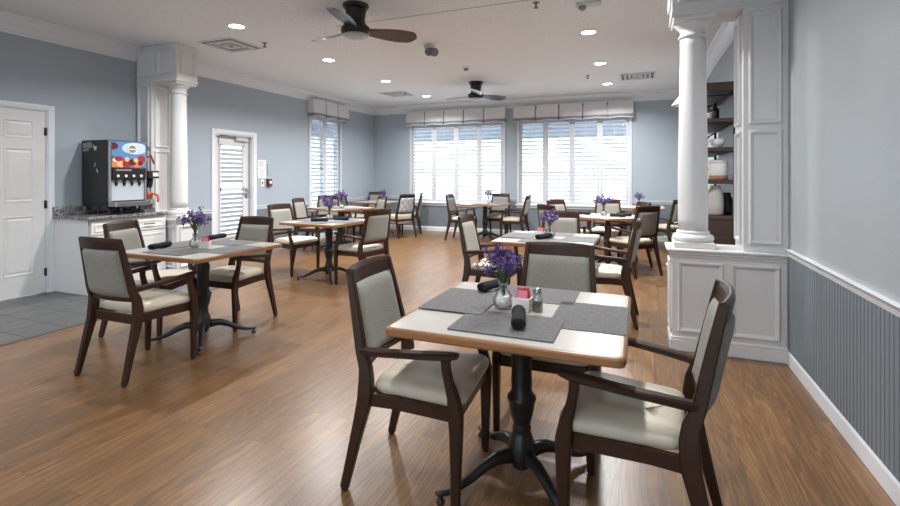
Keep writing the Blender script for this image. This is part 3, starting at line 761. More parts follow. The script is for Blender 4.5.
def vent(x, y, s, label):
    e = thing('ceiling_vent', label, 'ceiling vent', (x, y, H), group='square ceiling air vents')
    b = MB()
    for k, f in enumerate((1, .74, .5, .28)):
        q = s*f; t = .028
        z0 = -.006-.012*(k % 2) 
        for args in ((-q, q, -q, -q+t), (-q, q, q-t, q), (-q, -q+t, -q+t, q-t), (q-t, q, -q+t, q-t)): b.box(*args, z0-.006, 0, .002)
    b.build('louver_rings', M['vent'], e)
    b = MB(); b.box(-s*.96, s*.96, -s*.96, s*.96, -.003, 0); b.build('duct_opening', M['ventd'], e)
vent(-5.07, 4.83, .29, 'square white air vent in the ceiling by the left column')
vent(-4.83, 9.05, .29, 'square white air vent in the ceiling at the far left corner')
vent(-.06, 8.96, .29, 'square white air vent in the ceiling at the far right')
def sprinkler(x, y, label):
    e = thing('sprinkler_head', label, 'sprinkler', (x, y, H), group='ceiling sprinkler heads')
    b = MB(); b.lathe([(.034, 0), (.034, -.004), (.012, -.008), (.010, -.045), (.012, -.05)], 14); b.build('sprinkler_stem', M['grey'], e)
    b = MB(); b.lathe([(.0, -.05), (.026, -.052), (.026, -.056), (.0, -.058)], 14); b.build('deflector', M['grey'], e)
sprinkler(-4.58, 4.92, 'small grey sprinkler head beside the near left air vent')
sprinkler(-4.56, 8.89, 'small grey sprinkler head beside the far left air vent')
sprinkler(-.86, 8.6, 'small grey sprinkler head near the far right downlights')
sprinkler(-.98, 4.78, 'small grey sprinkler head at the top edge above the right downlights')
e = thing('emergency_light', 'grey twin head emergency light on the ceiling beside the near fan', 'emergency light', (-2.63, 5.82, H))
b = MB(); b.box(-.05, .05, -.05, .05, -.05, 0, .006); b.build('base_box', M['lite'], e)
for s_, t in ((-1, .35), (1, -.2)):
    b = MB(); b.lathe([(.022, .05), (.04, .04), (.058, -.05), (.055, -.056), (.0, -.05)], 16)
    o = b.build('lamp_head', M['grey'], e); o.location = (.005+.05*(s_+1), -.03*(s_+1), -.075-.03*(s_ > 0)); o.rotation_euler = (R(-55), R(-40), 0)
    b = MB(); b.tube([(.0, 0, -.04), (.005+.05*(s_+1), -.03*(s_+1), -.07-.02*(s_ > 0))], .012, 8); b.build('swivel', M['grey'], e)
e = thing('smoke_detector', 'small white smoke detector on the ceiling between the two fans', 'smoke detector', (-2.60, 7.2, H))
b = MB(); b.lathe([(.068, 0), (.066, -.015), (.05, -.03)], 24); b.build('detector_base', M['white'], e)
b = MB(); b.lathe([(.045, -.028), (.04, -.045), (.025, -.06), (.0, -.062)], 20); b.build('sensor_cap', M['grey'], e)
e = thing('ceiling_fixture', 'white ceiling fixture at the top edge left of the divider beam', 'ceiling fixture', (-.50, 4.98, H))
b = MB(); b.box(-.11, .13, -.05, .05, -.03, 0, .006); b.build('fixture_plate', M['lite'], e)
b = MB(); b.lathe([(.035, -.03), (.04, -.05), (.02, -.07)], 16, (-.05, 0)); b.build('fixture_head', M['grey'], e)

# ------------------------------------------------------------------ chair
def lean(z):            # y of the stile centre at height z
    pts = [(0, -.270), (.20, -.222), (.38, -.178), (.46, -.168), (.53, -.175), (.60, -.200), (.75, -.230), (.945, -.272)]
    for (a, ya), (b, yb) in zip(pts[:-1], pts[1:]):
        if z <= b: return ya+(yb-ya)*(z-a)/(b-a)
    return pts[-1][1]
def halfw(z): return .224-.038*(z-.45)/.5 if z > .45 else .236-.012*z/.45
def make_chair(name, label, arms=True, lattice=False):
    e = thing(name, label, 'chair')
    W = M['wood']
    for s in (-1, 1):
        zs = [.012, .10, .20, .30, .38, .43, .48, .53, .60, .70, .80, .875, .938]
        sz = [(.030, .036), (.031, .040), (.033, .046), (.035, .054), (.036, .062), (.036, .066), (.036, .064), (.035, .056), (.033, .046), (.031, .042), (.029, .038), (.028, .034), (.026, .030)]
        b = MB(); b.sweep([(s*halfw(z), lean(z), z) for z in zs], sz, (1, 0, 0), .16)
        lg = b.build('leg', W, e)
        b = MB(); b.lathe([(.014, 0), (.016, .004), (.016, .013)], 10, (s*.236, -.268)); b.build('leg_glide', M['glide'], lg)
    for s in (-1, 1):
        b = MB()
        if arms:
            path = [(s*.243, .236, .012), (s*.243, .238, .15), (s*.243, .240, .32), (s*.243, .238, .40), (s*.244, .228, .47), (s*.247, .210, .53), (s*.249, .200, .58), (s*.250, .198, .618)]
            sz = [(.030, .034), (.032, .040), (.036, .052), (.037, .060), (.035, .046), (.033, .036), (.032, .034), (.032, .036)]
        else:
            path = [(s*.236, .236, .012), (s*.236, .238, .15), (s*.236, .240, .32), (s*.236, .240, .405)]
            sz = [(.030, .032), (.032, .036), (.036, .046), (.037, .050)]
        b.sweep(path, sz, (1, 0, 0), .16); lg = b.build('leg', W, e)
        b = MB(); b.lathe([(.014, 0), (.016, .004), (.016, .013)], 10, (path[0][0], .236)); b.build('leg_glide', M['glide'], lg)
        if arms:
            b = MB()
            ap = [(s*.214, -.196, .596), (s*.226, -.15, .602), (s*.240, -.06, .612), (s*.250, .05, .622), (s*.253, .16, .631), (s*.253, .215, .636), (s*.252, .250, .640)]
            asz = [(.030, .034), (.036, .032), (.042, .028), (.046, .026), (.048, .026), (.046, .025), (.036, .016)]
            b.sweep(ap, asz, (1, 0, 0), .2); b.build('armrest', W, e)
    # seat frame: rails
    b = MB(); zt = .425; h = .062
    if lattice: zt = .40; h = .04
    b.box(-.215, .215, .222, .248, zt-h, zt, .004); b.box(-.20, .20, -.178, -.155, zt-h, zt, .004)
    for s in (-1, 1): b.loft([[Vector((s*(.218+.0*t), y, z)) + Vector((d, 0, 0)) for d, z in ((-.012, zt-hh), (.012, zt-hh), (.012, zt), (-.012, zt))] for t, y, hh in ((0, -.17, h*.85), (0, -.05, h*.80), (0, .10, h*.92), (0, .235, h*1.05))])
    b.build('seat_frame', W, e)
    # cushion
    def outline(ins, z, wf=.242, wr=.212, yf=.262, yr=-.150):
        pts = []; r = .045
        for cx, cy, a0 in ((wf-ins, yf-ins, 0), (-(wf-ins), yf-ins, 90), (-(wr-ins), yr+ins, 180), (wr-ins, yr+ins, 270)):
            sx = 1 if cx > 0 else -1; sy = 1 if cy > 0 else -1
            for k in range(6):
                a = R(a0+18*k); pts.append(Vector((cx-sx*r+r*math.cos(a), cy-sy*r+r*math.sin(a), z)))
        # bow the front edge outwards a little
        return [Vector((p.x, p.y+(.016*(1-(p.x/wf)**2) if p.y > .1 else 0), p.z)) for p in pts]
    b = MB(); z0 = zt-.002
    lay = [(.014, z0), (.004, z0+.008), (0, z0+.026), (.004, z0+.042), (.014, z0+.054), (.035, z0+.063), (.075, z0+.069), (.12, z0+.072), (.16, z0+.073)]
    if lattice: lay = [(.01, .30), (.0, .31), (0, .44)]+[(i, z-.0+.03) for i, z in lay[3:]]
    b.loft([outline(*l) for l in lay], smooth=True); b.build('seat', M['seat'], e)
    # rails of the back
    c = .030
    def arc(z, n, hw, dy=0): return [(x*hw, lean(z)-c*(1-x*x)+dy, z) for x in [(-1+2*k/n) for k in range(n+1)]]
    P = arc(.908, 12, halfw(.908)+.012)
    b = MB(); rings = []
    for p in P:
        u = p[0]/(halfw(.908)); yy = p[1]
        q = .5*(1-abs(u)**3*.6)
        def pt(dy, z): return Vector((p[0], yy+dy-(z-.908)*.2, z))
        top = .945+.006*(1-u*u)
        rings.append([pt(-.013, .870), pt(.013, .870), pt(.014, .93), pt(.009, top-.003), pt(.002, top), pt(-.006, top-.002), pt(-.015, .925)])
    b.loft(rings, smooth=False); b.build('top_rail', W, e)
    b = MB(); b.sweep(arc(.532, 10, halfw(.532)), (.030, .022), (0, 0, 1), .2); b.build('lower_rail', W, e)
    # back pad
    n, m_ = 14, 14; zb, ztp = .545, .874; b = MB()
    def pad(sgn, i, j):
        u = -1+2*i/n; v = j/m_; z = zb+(ztp-zb)*v; hw = halfw(z)-.012
        sup = (max(0, 1-abs(u)**7)**.5)*(max(0, 1-abs(2*v-1)**9)**.5)
        return Vector((u*hw, lean(z)-c*(1-u*u)+sgn*(.007+.026*sup), z))
    for sgn in (1, -1):
        vs = [[b.bm.verts.new(pad(sgn, i, j)) for i in range(n+1)] for j in range(m_+1)]
        for j in range(m_):
            for i in range(n):
                f = b.bm.faces.new((vs[j][i], vs[j][i+1], vs[j+1][i+1], vs[j+1][i])); f.smooth = True
        if sgn == 1: fr_ = vs
        else:
            for j in range(m_):
                for i in (0, n): b.bm.faces.new((fr_[j][i], fr_[j+1][i], vs[j+1][i], vs[j][i]))
            for i in range(n):
                for j in (0, m_): b.bm.faces.new((fr_[j][i], fr_[j][i+1], vs[j][i+1], vs[j][i]))
    b.build('backrest', M['lattice' if lattice else 'back'], e)
    return e

# (x, y, facing vector, label, group)
CH = [
 (-.935, 2.00, (1, .06), 'dark wood armchair at the left side of the nearest table', 'chairs at the nearest table'),
 (-.46, 2.655, (0, -1), 'dark wood armchair behind the nearest table, facing the viewer', 'chairs at the nearest table'),
 (.0, 1.985, (-1, .10), 'dark wood armchair at the right of the nearest table, seen from its side', 'chairs at the nearest table'),
 (-3.31, 2.34, (0, 1), 'dark wood armchair with its back to the viewer at the table by the counter', 'chairs at the table by the counter'),
 (-4.03, 2.95, (.94, .34), 'dark wood armchair in front of the white cabinet, facing the table', 'chairs at the table by the counter'),
 (-3.515, 3.40, (0, -1), 'dark wood armchair on the far side of the table by the counter', 'chairs at the table by the counter'),
 (-1.415, 4.65, (1, 0), 'dark wood armchair at the left of the centre table, behind the big purple bouquet', 'chairs at the centre table'),
 (-.85, 5.30, (0, -1), 'dark wood armchair on the far side of the centre table, behind its bouquet', 'chairs at the centre table'),
 (-.305, 4.75, (-1, 0), 'dark wood armchair at the right of the centre table, side view', 'chairs at the centre table'),
 (-4.54, 5.42, (.99, -.12), 'dark wood armchair at the left of the table in front of the exit door', 'chairs at the table near the exit door'),
 (-3.23, 5.17, (-.97, .24), 'dark wood armchair right of the table near the exit door, behind the nearest armchair', 'chairs at the table near the exit door'),
 (-5.46, 7.02, (.97, .2), 'dark wood armchair by the left wall, tall side view, at the angled table', 'chairs at the angled table'),
 (-5.73, 7.83, (.5, -.85), 'dark wood armchair in front of the left wall window, behind two bouquets', 'chairs at the angled table'),
 (-4.95, 8.15, (-.6, -.8), 'dark wood armchair leaning right on the far side of the angled table', 'chairs at the angled table'),
 (-5.95, 9.12, (.6, .8), 'dark wood armchair near the left wall at the far corner table', 'chairs at the far corner table'),
 (-6.03, 10.17, (.35, -.93), 'dark wood armchair in the far left corner of the room', 'chairs at the far corner table'),
 (-5.08, 10.15, (-.9, -.43), 'dark wood armchair behind the lattice backed chair, close to the far wall', 'chairs at the far corner table'),
 (-3.53, 9.48, (1, 0), 'dark wood armchair at the left of the table under the left far window', 'chairs at the left window table'),
 (-2.95, 10.22, (0, -1), 'dark wood armchair against the far wall between the two wide windows', 'chairs at the left window table'),
 (-2.40, 9.65, (-1, 0), 'dark wood armchair at the right of the table under the left far window', 'chairs at the left window table'),
 (-.10, 7.08, (-.72, .69), 'dark wood armchair with grey back to the viewer at the round table', 'chairs at the round table'),
 (-1.05, 6.91, (.7, .7), 'dark wood armchair left of the round table, half hidden by the centre bouquet', 'chairs at the round table'),
 (-1.10, 7.90, (.83, -.56), 'dark wood armchair left of the round table, in front of the right far window', 'chairs at the round table'),
 (-.53, 8.40, (0, -1), 'dark wood armchair behind the round table and its bouquet', 'chairs at the round table'),
 (-.20, 7.83, (-.9, -.44), 'dark wood armchair at the right of the round table, facing left', 'chairs at the round table'),
 (-.53, 9.95, (1, 0), 'dark wood armchair farthest back at the right far window, only its top showing', 'chairs at the far right table'),
 (.50, 9.20, (-.62, .78), 'dark wood armchair beside the white column at the far right table', 'chairs at the far right table'),
]
proto = make_chair('dining_chair', 'x')
for i, (x, y, f, lab, g) in enumerate(CH):
    o = proto if i == 0 else copy_tree(proto)
    put(o, (x, y, 0), math.atan2(-f[0], f[1]), lab, g)
o = make_chair('side_chair', 'x', arms=False, lattice=True)
put(o, (-4.95, 9.42, 0), math.atan2(.9, .44), 'armless chair with lattice patterned back near the far left corner', None)

# ------------------------------------------------------------------ tables
def make_table(name, label, rnd=False, s=.45):
    e = thing(name, label, 'table')
    def ol(ins, z):
        if rnd: return [Vector(((s+.03-ins)*math.cos(k*math.pi/28), (s+.03-ins)*math.sin(k*math.pi/28), z)) for k in range(56)]
        pts = []; r = max(.004, .03-ins*.5); q = s-ins
        for cx, cy, a0 in ((q, q, 0), (-q, q, 90), (-q, -q, 180), (q, -q, 270)):
            for k in range(5):
                a = R(a0+22.5*k); pts.append(Vector((cx-math.copysign(r, cx)+r*math.cos(a), cy-math.copysign(r, cy)+r*math.sin(a), z)))
        return pts
    b = MB(); b.loft([ol(.012, .722), ol(.003, .722), ol(0, .728), ol(0, .747), ol(.004, .753), ol(.012, .755), ol(.018, .7548)]); b.build('table_edge', M['oak'], e)
    b = MB(); b.loft([ol(.017, .735), ol(.017, .7553)]); b.build('tabletop', M['top'], e)
    b = MB(); b.lathe([(.0, .060), (.030, .055), (.040, .062), (.044, .075), (.058, .095), (.062, .12), (.062, .145), (.053, .18), (.045, .205), (.039, .222), (.043, .232), (.039, .245), (.039, .255), (.051, .295), (.057, .33), (.060, .35), (.0645, .362), (.0635, .372), (.050, .388), (.045, .40), (.047, .44), (.0445, .48), (.045, .53), (.050, .565), (.052, .60), (.044, .625), (.038, .65), (.044, .672), (.052, .69), (.06, .715), (.06, .722)], 28)
    b.box(-.16, .16, -.03, .03, .706, .722, .003); b.box(-.03, .03, -.16, .16, .7065, .7215, .003)
    b.build('pedestal_column', M['iron'], e)
    for k in range(4):
        a = R(45+90*k); ca, sa = math.cos(a), math.sin(a)
        pr = [(.03, .112), (.08, .122), (.13, .120), (.19, .098), (.25, .066), (.31, .043), (.36, .036), (.395, .038), (.410, .040)]
        sz = [(.050, .062), (.050, .058), (.046, .050), (.042, .042), (.038, .034), (.034, .026), (.032, .020), (.034, .018), (.024, .010)]
        b = MB(); b.sweep([(r*ca, r*sa, z) for r, z in pr], sz, (-sa, ca, 0), .28, smooth=True); ft = b.build('foot', M['iron'], e)
        b = MB(); b.lathe([(.018, 0), (.019, .005), (.016, .012), (.010, .016), (.010, .034)], 12, (.39*ca, .39*sa)); b.build('glide', M['glide'], ft)
    return e
TB = [
 ('T1', -.495, 2.10, 0, 'square oak edged pedestal table nearest to the viewer'),
 ('T3', -3.385, 2.935, 0, 'square oak edged pedestal table on the left by the drink counter'),
 ('T2', -.83, 4.62, 0, 'square oak edged pedestal table right behind the nearest table'),
 ('T4', -3.83, 5.28, -5, 'square oak edged pedestal table in front of the exit door'),
 ('T4b', -5.16, 7.52, -24, 'square oak edged pedestal table turned at an angle near the left wall window'),
 ('T5', -5.65, 9.60, 0, 'square pedestal table in the far left corner'),
 ('T6', -3.10, 9.78, 0, 'square pedestal table under the left far window'),
 ('T8', -.03, 9.90, 0, 'square pedestal table at the far right behind the round table'),
]
TC = {}
tp = make_table('dining_table', 'x')
for i, (k, x, y, rz, lab) in enumerate(TB):
    o = tp if i == 0 else copy_tree(tp)
    put(o, (x, y, 0), R(rz), lab, 'square pedestal dining tables'); TC[k] = (x, y, rz)
o = make_table('round_table', 'x', True)
put(o, (-.456, 7.46, 0), R(10), 'round light topped pedestal table in front of the right far window', None); TC['T7'] = (-.456, 7.46, 0)
DESC = {'T1': 'the nearest table', 'T2': 'the centre table', 'T3': 'the table by the counter', 'T4': 'the table near the exit door', 'T4b': 'the angled table by the left wall',
        'T5': 'the far left corner table', 'T6': 'the table under the left far window', 'T7': 'the round table', 'T8': 'the far right table'}
ZT = .7554
def on(k, dx, dy):
    x, y, rz = TC[k]; c, s = math.cos(R(rz)), math.sin(R(rz))
    return x+dx*c-dy*s, y+dx*s+dy*c

# placemats
def make_mat():
    b = MB(); pts = []
    for cx, cy, a0 in ((.205, .148, 0), (-.205, .148, 90), (-.205, -.148, 180), (.205, -.148, 270)):
        for q in range(4):
            a = R(a0+30*q); pts.append((cx-math.copysign(.008, cx)+.008*math.cos(a), cy-math.copysign(.008, cy)+.008*math.sin(a)))
    b.prism(pts, lambda u, v, t: (u, v, t), 0, .0025)
    return tag(b.build('placemat', M['placemat']), 'x', 'placemat')
pm = make_mat(); first = True
SIDES = {'front': (0, -.235, 0), 'far': (0, .29, 0), 'left': (-.285, .04, 90), 'right': (.295, 0, 90)}
for k in ('T1', 'T2', 'T3', 'T4', 'T4b', 'T6'):
    for sd in ('front', 'far', 'left', 'right'):
        if k in ('T4b', 'T6') and sd in ('left', 'far'): continue
        dx, dy, rz = SIDES[sd]
        o = pm if first else copy_tree(pm); first = False
        x, y = on(k, dx, dy)
        put(o, (x, y, ZT+{'left': .0054, 'front': .0027}.get(sd, 0)), R(TC[k][2]+rz), 'grey woven placemat on %s, %s' % (DESC[k], {'front': 'side nearest the viewer', 'far': 'far side', 'left': 'left side', 'right': 'right side'}[sd]), 'grey placemats')

# rolled napkins
def make_napkin():
    e = thing('rolled_napkin', 'x', 'napkin')
    b = MB(); rings = []
    for i in range(17):
        t = i/16; z = -.105+.21*t
        r = .0245+.0012*math.sin(t*9)+.0008*math.sin(t*23+1)
        if i in (0, 16): r *= .93
        rings.append([Vector((r*1.1*math.cos(a)*(1+.05*math.sin(3*a+t*4)), z, .0235+r*.95*math.sin(a)*(1+.05*math.cos(2*a)))) for a in [q*2*math.pi/18 for q in range(18)]])
    b.loft(rings, smooth=True, cap=True); b.build('rolled_cloth', M['napkin'], e)
    b = MB(); n = 40; pa = []
    for q in range(n):
        a = q*.42; r = .003+.0175*q/n; pa.append((r*math.cos(a), -.108, .0235+r*math.sin(a)))
    b.tube(pa, .0022, 5); b.build('rolled_edge', M['napkin'], e)
    b = MB(); b.sweep([(.027, -.10, .024), (.029, 0, .021), (.027, .10, .024)], (.012, .004), (0, 0, 1)); b.build('loose_fold', M['napkin'], e)
    return e
nk = make_napkin(); first = True
NAP = [('T1', .035, -.205, 13, 'toward the viewer before the sugar holder'), ('T1', -.22, .30, -20, 'behind the glass vase'),
       ('T3', -.255, -.19, 14, 'at its left end'), ('T3', -.27, .385, 10, 'at its far side behind the vase'),
       ('T2', -.015, -.11, -28, 'before the sugar holder'),
       ('T4', -.02, -.16, -62, 'left one of two'), ('T4', .10, .12, -80, 'right one of two'),
       ('T7', .14, -.12, 80, 'nearer one on the right'), ('T7', .22, .07, 75, 'farther one on the right'), ('T7', -.36, .12, 60, 'at its left edge')]
for k, dx, dy, rz, t in NAP:
    o = nk if first else copy_tree(nk); first = False
    x, y = on(k, dx, dy)
    lift = (.0053 if dy < -.08 else .0080 if dx < -.2 else .0026) if k in ('T1', 'T2', 'T3', 'T4') else 0
    put(o, (x, y, ZT+lift), R(rz), 'charcoal rolled napkin on %s, %s' % (DESC[k], t), 'charcoal rolled napkins')

# vases, bouquets
def make_vase():
    e = thing('flower_vase', 'x', 'vase')
    b = MB(); b.lathe([(.026, 0), (.040, .008), (.0475, .030), (.045, .052), (.030, .074), (.0185, .088), (.0175, .100), (.024, .118), (.0225, .118), (.0155, .100), (.0165, .088), (.028, .073), (.043, .051), (.0455, .030), (.038, .010), (.0, .006)], 24)
    b.build('glass_body', M['glass'], e)
    b = MB(); b.lathe([(.036, .0105), (.0435, .030), (.042, .046), (.034, .058), (.0, .060)], 20); b.build('water_and_pebbles', M['water'], e)
    return e
def make_bouquet(seed, n=11, spread=1.0, height=1.0):
    rnd = random.Random(seed)
    e = thing('flower_bouquet', 'x', 'flowers')
    st = MB(); lf = MB()
    for i in range(n):
        a = i*2.399+rnd.uniform(-.3, .3); rr = (.012+.074*math.sqrt((i+.4)/n))*spread
        zt = (.235-.9*rr*rr*6+rnd.uniform(-.02, .03))*height
        tip = Vector((rr*math.cos(a), rr*math.sin(a), zt))
        st.tube([(rnd.uniform(-.006, .006), rnd.uniform(-.006, .006), .03), (.008*math.cos(a), .008*math.sin(a), .11), tip*.6+Vector((0, 0, .07)), tip], [.0022, .0022, .0018, .0014], 6)
        fl_ = MB()
        d = (tip-Vector((0, 0, .10))).normalized()
        for k in range(9):
            off = d*((k-5)*.0075)+Vector((rnd.uniform(-1, 1), rnd.uniform(-1, 1), rnd.uniform(-.6, .6)))*.015
            c = tip+off
            nrm = (off-d*off.dot(d)+d*.006+Vector((rnd.uniform(-.3, .3), rnd.uniform(-.3, .3), .2))*.02).normalized()
            u = nrm.cross(Vector((.3, .2, .9))).normalized(); v = nrm.cross(u)
            fl_.slot = 0 if rnd.random() < .7 else 1
            r = rnd.uniform(.012, .018)
            for q in range(5):
                b0 = q*2*math.pi/5; r0 = rnd.uniform(-.2, .2)
                p = lambda rad, ang, h: fl_.bm.verts.new(c+(u*math.cos(ang)+v*math.sin(ang))*rad+nrm*h)
                vs = [p(.0015, b0, 0), p(r*.55, b0-.5, .003), p(r, b0-.22+r0*.3, .0045), p(r*1.05, b0+.1, .006+.002*r0), p(r, b0+.3, .0045), p(r*.55, b0+.5, .003)]
                f = fl_.bm.faces.new(vs); f.material_index = fl_.slot
            fl_.slot = 2; fl_.ball(c+nrm*.002, (.003, .003, .003), 6, 4)
        fl_.build('flower_head', [M['petal'], M['petal2'], M['pistil']], e)
    for i in range(9):
        a = i*2.1+rnd.uniform(-.4, .4); L_ = rnd.uniform(.05, .09)
        base = Vector((.008*math.cos(a), .008*math.sin(a), .115+.02*rnd.random()))
        dirv = Vector((math.cos(a)*.55, math.sin(a)*.55, .75)).normalized(); sdv = dirv.cross(Vector((0, 0, 1))).normalized()
        rings = []
        for q in range(6):
            t = q/5; w = .0075*math.sin(math.pi*(.12+.86*t))
            c = base+dirv*L_*t+Vector((math.cos(a), math.sin(a), -.5))*.012*t*t
            rings.append([c-sdv*w, c+Vector((0, 0, .0012)), c+sdv*w, c-Vector((0, 0, .0012))])
        lf.loft(rings)
    st.build('stems', M['stem'], e); lf.build('leaves', M['leaf'], e)
    return e
vs = make_vase(); bqs = [make_bouquet(11, 13, 1.0, 1.0), make_bouquet(5, 12, 1.12, .98), make_bouquet(23, 12, 1.0, .95)]
used = [False]*3; first = True
VAS = [('T1', -.08, -.015, 0, 0), ('T3', -.03, -.05, 1, 40), ('T2', .02, -.01, 2, 10), ('T4', -.13, .16, 0, 75), ('T4b', .05, -.05, 1, 20), ('T5', .17, -.02, 2, 50), ('T6', .03, .16, 0, 130), ('T7', -.07, .12, 1, 100), ('T8', -.01, .02, 2, 200)]
LOOKB = {'T1': 'large purple bouquet', 'T3': 'dark purple bouquet', 'T2': 'purple bouquet', 'T4': 'purple bouquet', 'T4b': 'purple bouquet', 'T5': 'small lilac bouquet', 'T6': 'small lilac bouquet', 'T7': 'purple bouquet', 'T8': 'purple bouquet'}
for k, dx, dy, bi, rz in VAS:
    x, y = on(k, dx, dy)
    o = vs if first else copy_tree(vs); first = False
    put(o, (x, y, ZT), R(rz), 'round clear glass vase with flowers on %s' % DESC[k], 'glass flower vases')
    o = copy_tree(bqs[bi]) if used[bi] else bqs[bi]; used[bi] = True
    put(o, (x, y, ZT+.004), R(rz), '%s in the glass vase on %s' % (LOOKB[k], DESC[k]), 'purple bouquets on the tables')
    if k in ('T4', 'T7'): o.scale = (1.25, 1.25, 1.15)
    if k == 'T3': o.scale = (1.15, 1.15, 1.25)

# sugar caddies, packets, pepper shakers
def make_caddy():
    b = MB(); w, d, h, t = .040, .030, .058, .004
    def rect(q, z, i=0): return [Vector((sx*(w+q), sy*(d+q), z)) for sx, sy in ((1, 1), (-1, 1), (-1, -1), (1, -1))]
    b.loft([rect(-.006, 0), rect(-.002, .002), rect(0, .03), rect(.001, h-.002), rect(-.001, h), rect(-.004, h), rect(-.004, .006)])
    return tag(b.build('sugar_caddy', M['ceramic']), 'x', 'sugar caddy')
def packet(m):
    b = MB(); b.sweep([(0, 0, 0), (0, .001, .045), (0, .004, .082)], [(.052, .007), (.054, .009), (.052, .002)], (1, 0, 0), .3); return tag(b.build('sugar_packet', m), 'x', 'sugar packet')
def make_shaker():
    e = thing('pepper_shaker', 'x', 'shaker')
    b = MB(); b.lathe([(.022, 0), (.0235, .004), (.0235, .052), (.019, .068), (.015, .074), (.015, .082), (.013, .082), (.0135, .072), (.021, .051), (.021, .005), (.0, .004)], 16); b.build('glass_jar', M['glass'], e)
    b = MB(); b.lathe([(.0205, .006), (.0205, .040), (.0, .043)], 14); b.build('pepper', M['pepper'], e)
    b = MB(); b.lathe([(.0175, .078), (.0185, .082), (.018, .096), (.012, .103), (.0, .104)], 16); b.build('metal_lid', M['steel'], e)
    return e
cd = make_caddy(); sh = make_shaker(); packs = [packet(M['packet']), packet(M['packetr']), packet(M['packetp'])]; pu = [False]*3; first = True
for k, dx, dy, rz in (('T1', .005, -.005, -6), ('T2', -.075, .02, 0), ('T3', .055, -.03, 30)):
    x, y = on(k, dx, dy); o = cd if first else copy_tree(cd)
    put(o, (x, y, ZT), R(rz), 'white ceramic sugar packet holder on %s' % DESC[k], 'white sugar packet holders')
    if k != 'T3':
        xs, ys = on(k, dx+.066, dy+.005); o = sh if first else copy_tree(sh)
        put(o, (xs, ys, ZT), R(10), 'glass pepper shaker with metal lid on %s' % DESC[k], 'pepper shakers')
    first = False
    for j, (mi, px_, py_, tl, tl2, w) in enumerate([(0, -.014, .012, -8, 10, 'at the back'), (0, -.018, -.002, -16, 24, 'leaning at the front'), (1, .016, .005, -5, -22, 'at the right'), (2, .0, -.014, 4, 3, 'lowest in front')]):
        o = copy_tree(packs[mi]) if pu[mi] else packs[mi]; pu[mi] = True
        c, s = math.cos(R(rz)), math.sin(R(rz))
        put(o, (x+px_*c-py_*s, y+px_*s+py_*c, ZT+(.013 if j < 3 else .008)), R(rz), '%s sugar packet %s of the holder on %s' % (['pink', 'crimson', 'pale pink'][mi], w, DESC[k]), 'sugar packets')
        o.rotation_euler = (R(tl), R(tl2*.5), R(rz))

# ------------------------------------------------------------------ shelf unit behind the right divider
hx0, hx1, hy0, hy1 = .50, .965, 6.0, 7.5
et = thing('shelf_unit', 'tall dark wood and metal shelf unit behind the right divider', 'shelf unit', ((hx0+hx1)/2, hy0, 0))
ox = (hx0+hx1)/2
def lb(b, x0, x1, y0, y1, z0, z1, bv=.004): b.box(x0-ox, x1-ox, y0-hy0, y1-hy0, z0, z1, bv)
for z0, z1 in ((2.285, 2.385), (1.943, 1.987), (1.623, 1.667), (1.26, 1.304)):
    b = MB(); lb(b, hx0, hx1, hy0, hy1, z0, z1); b.build('shelf', M['etagere'], et)
b = MB(); lb(b, hx0, hx1, hy0, hy1, .08, .865); lb(b, hx0-.01, hx1, hy0-.01, hy1+.01, .865, .907); lb(b, hx0+.02, hx1, hy0+.02, hy1-.02, 0, .08)
cab_ = b.build('lower_cabinet', M['etagere'], et)
for k in range(3):
    b = MB(); y0 = hy0+.02+k*.49; lb(b, hx0-.016, hx0, y0, y0+.47, .12, .84); dd = b.build('cabinet_door', M['etagere'], cab_)
for x in (hx0+.015, hx1-.015):
    for y in (hy0+.014, hy1-.014):
        b = MB(); lb(b, x-.014, x+.014, y-.013, y+.013, .90, 2.30, .002); b.build('upright', M['etmetal'], et)
b = MB()
for y in (hy0+.014, hy1-.014):
    for z0, z1 in ((1.99, 2.28), (1.67, 1.94)):
        b.sweep([(hx0+.02-ox, y-hy0, z0), (hx1-.02-ox, y-hy0, z1)], (.012, .012), (0, 1, 0))
    for z in (2.24, 1.93, 1.615): b.box(hx0-ox, hx1-ox, y-.006-hy0, y+.006-hy0, z-.006, z+.006)
b.build('side_brace', M['etmetal'], et)
def lathe_thing(name, prof, m, loc, label, cat, group=None, seg=24):
    b = MB(); b.lathe(prof, seg); o = b.build(name, m); o.location = loc; return tag(o, label, cat, group)
bowl = [(.03, 0), (.032, .006), (.06, .03), (.085, .075), (.080, .075), (.055, .034), (.0, .012)]
lathe_thing('serving_bowl', bowl, M['ceramic'], (.80, 6.14, 1.667), 'white bowl on the dark shelf, lower of the stacked pair', 'bowl', 'bowls on the shelf unit')
lathe_thing('serving_bowl', bowl, M['ceramic'], (.80, 6.14, 1.688), 'white bowl stacked on another bowl on the dark shelf', 'bowl', 'bowls on the shelf unit')
e = thing('lidded_crock', 'white crock with tan base and lid on the dark shelf', 'crock', (.81, 6.14, 1.304))
b = MB(); b.lathe([(.094, .045), (.099, .06), (.099, .18), (.093, .195), (.0, .195)], 28); b.build('crock_body', M['ceramic'], e)
b = MB(); b.lathe([(.085, 0), (.094, .008), (.096, .045), (.0, .046)], 28); b.build('crock_base', M['terracotta'], e)
b = MB(); b.lathe([(.097, .195), (.097, .21), (.075, .222), (.02, .228), (.02, .24), (.0, .245)], 28); b.build('crock_lid', M['ceramic'], e)
b = MB(); b.tube([(.097, 0, .15), (.125, 0, .145), (.125, 0, .11), (.097, 0, .10)], .009, 8); b.build('crock_handle', M['ceramic'], e)
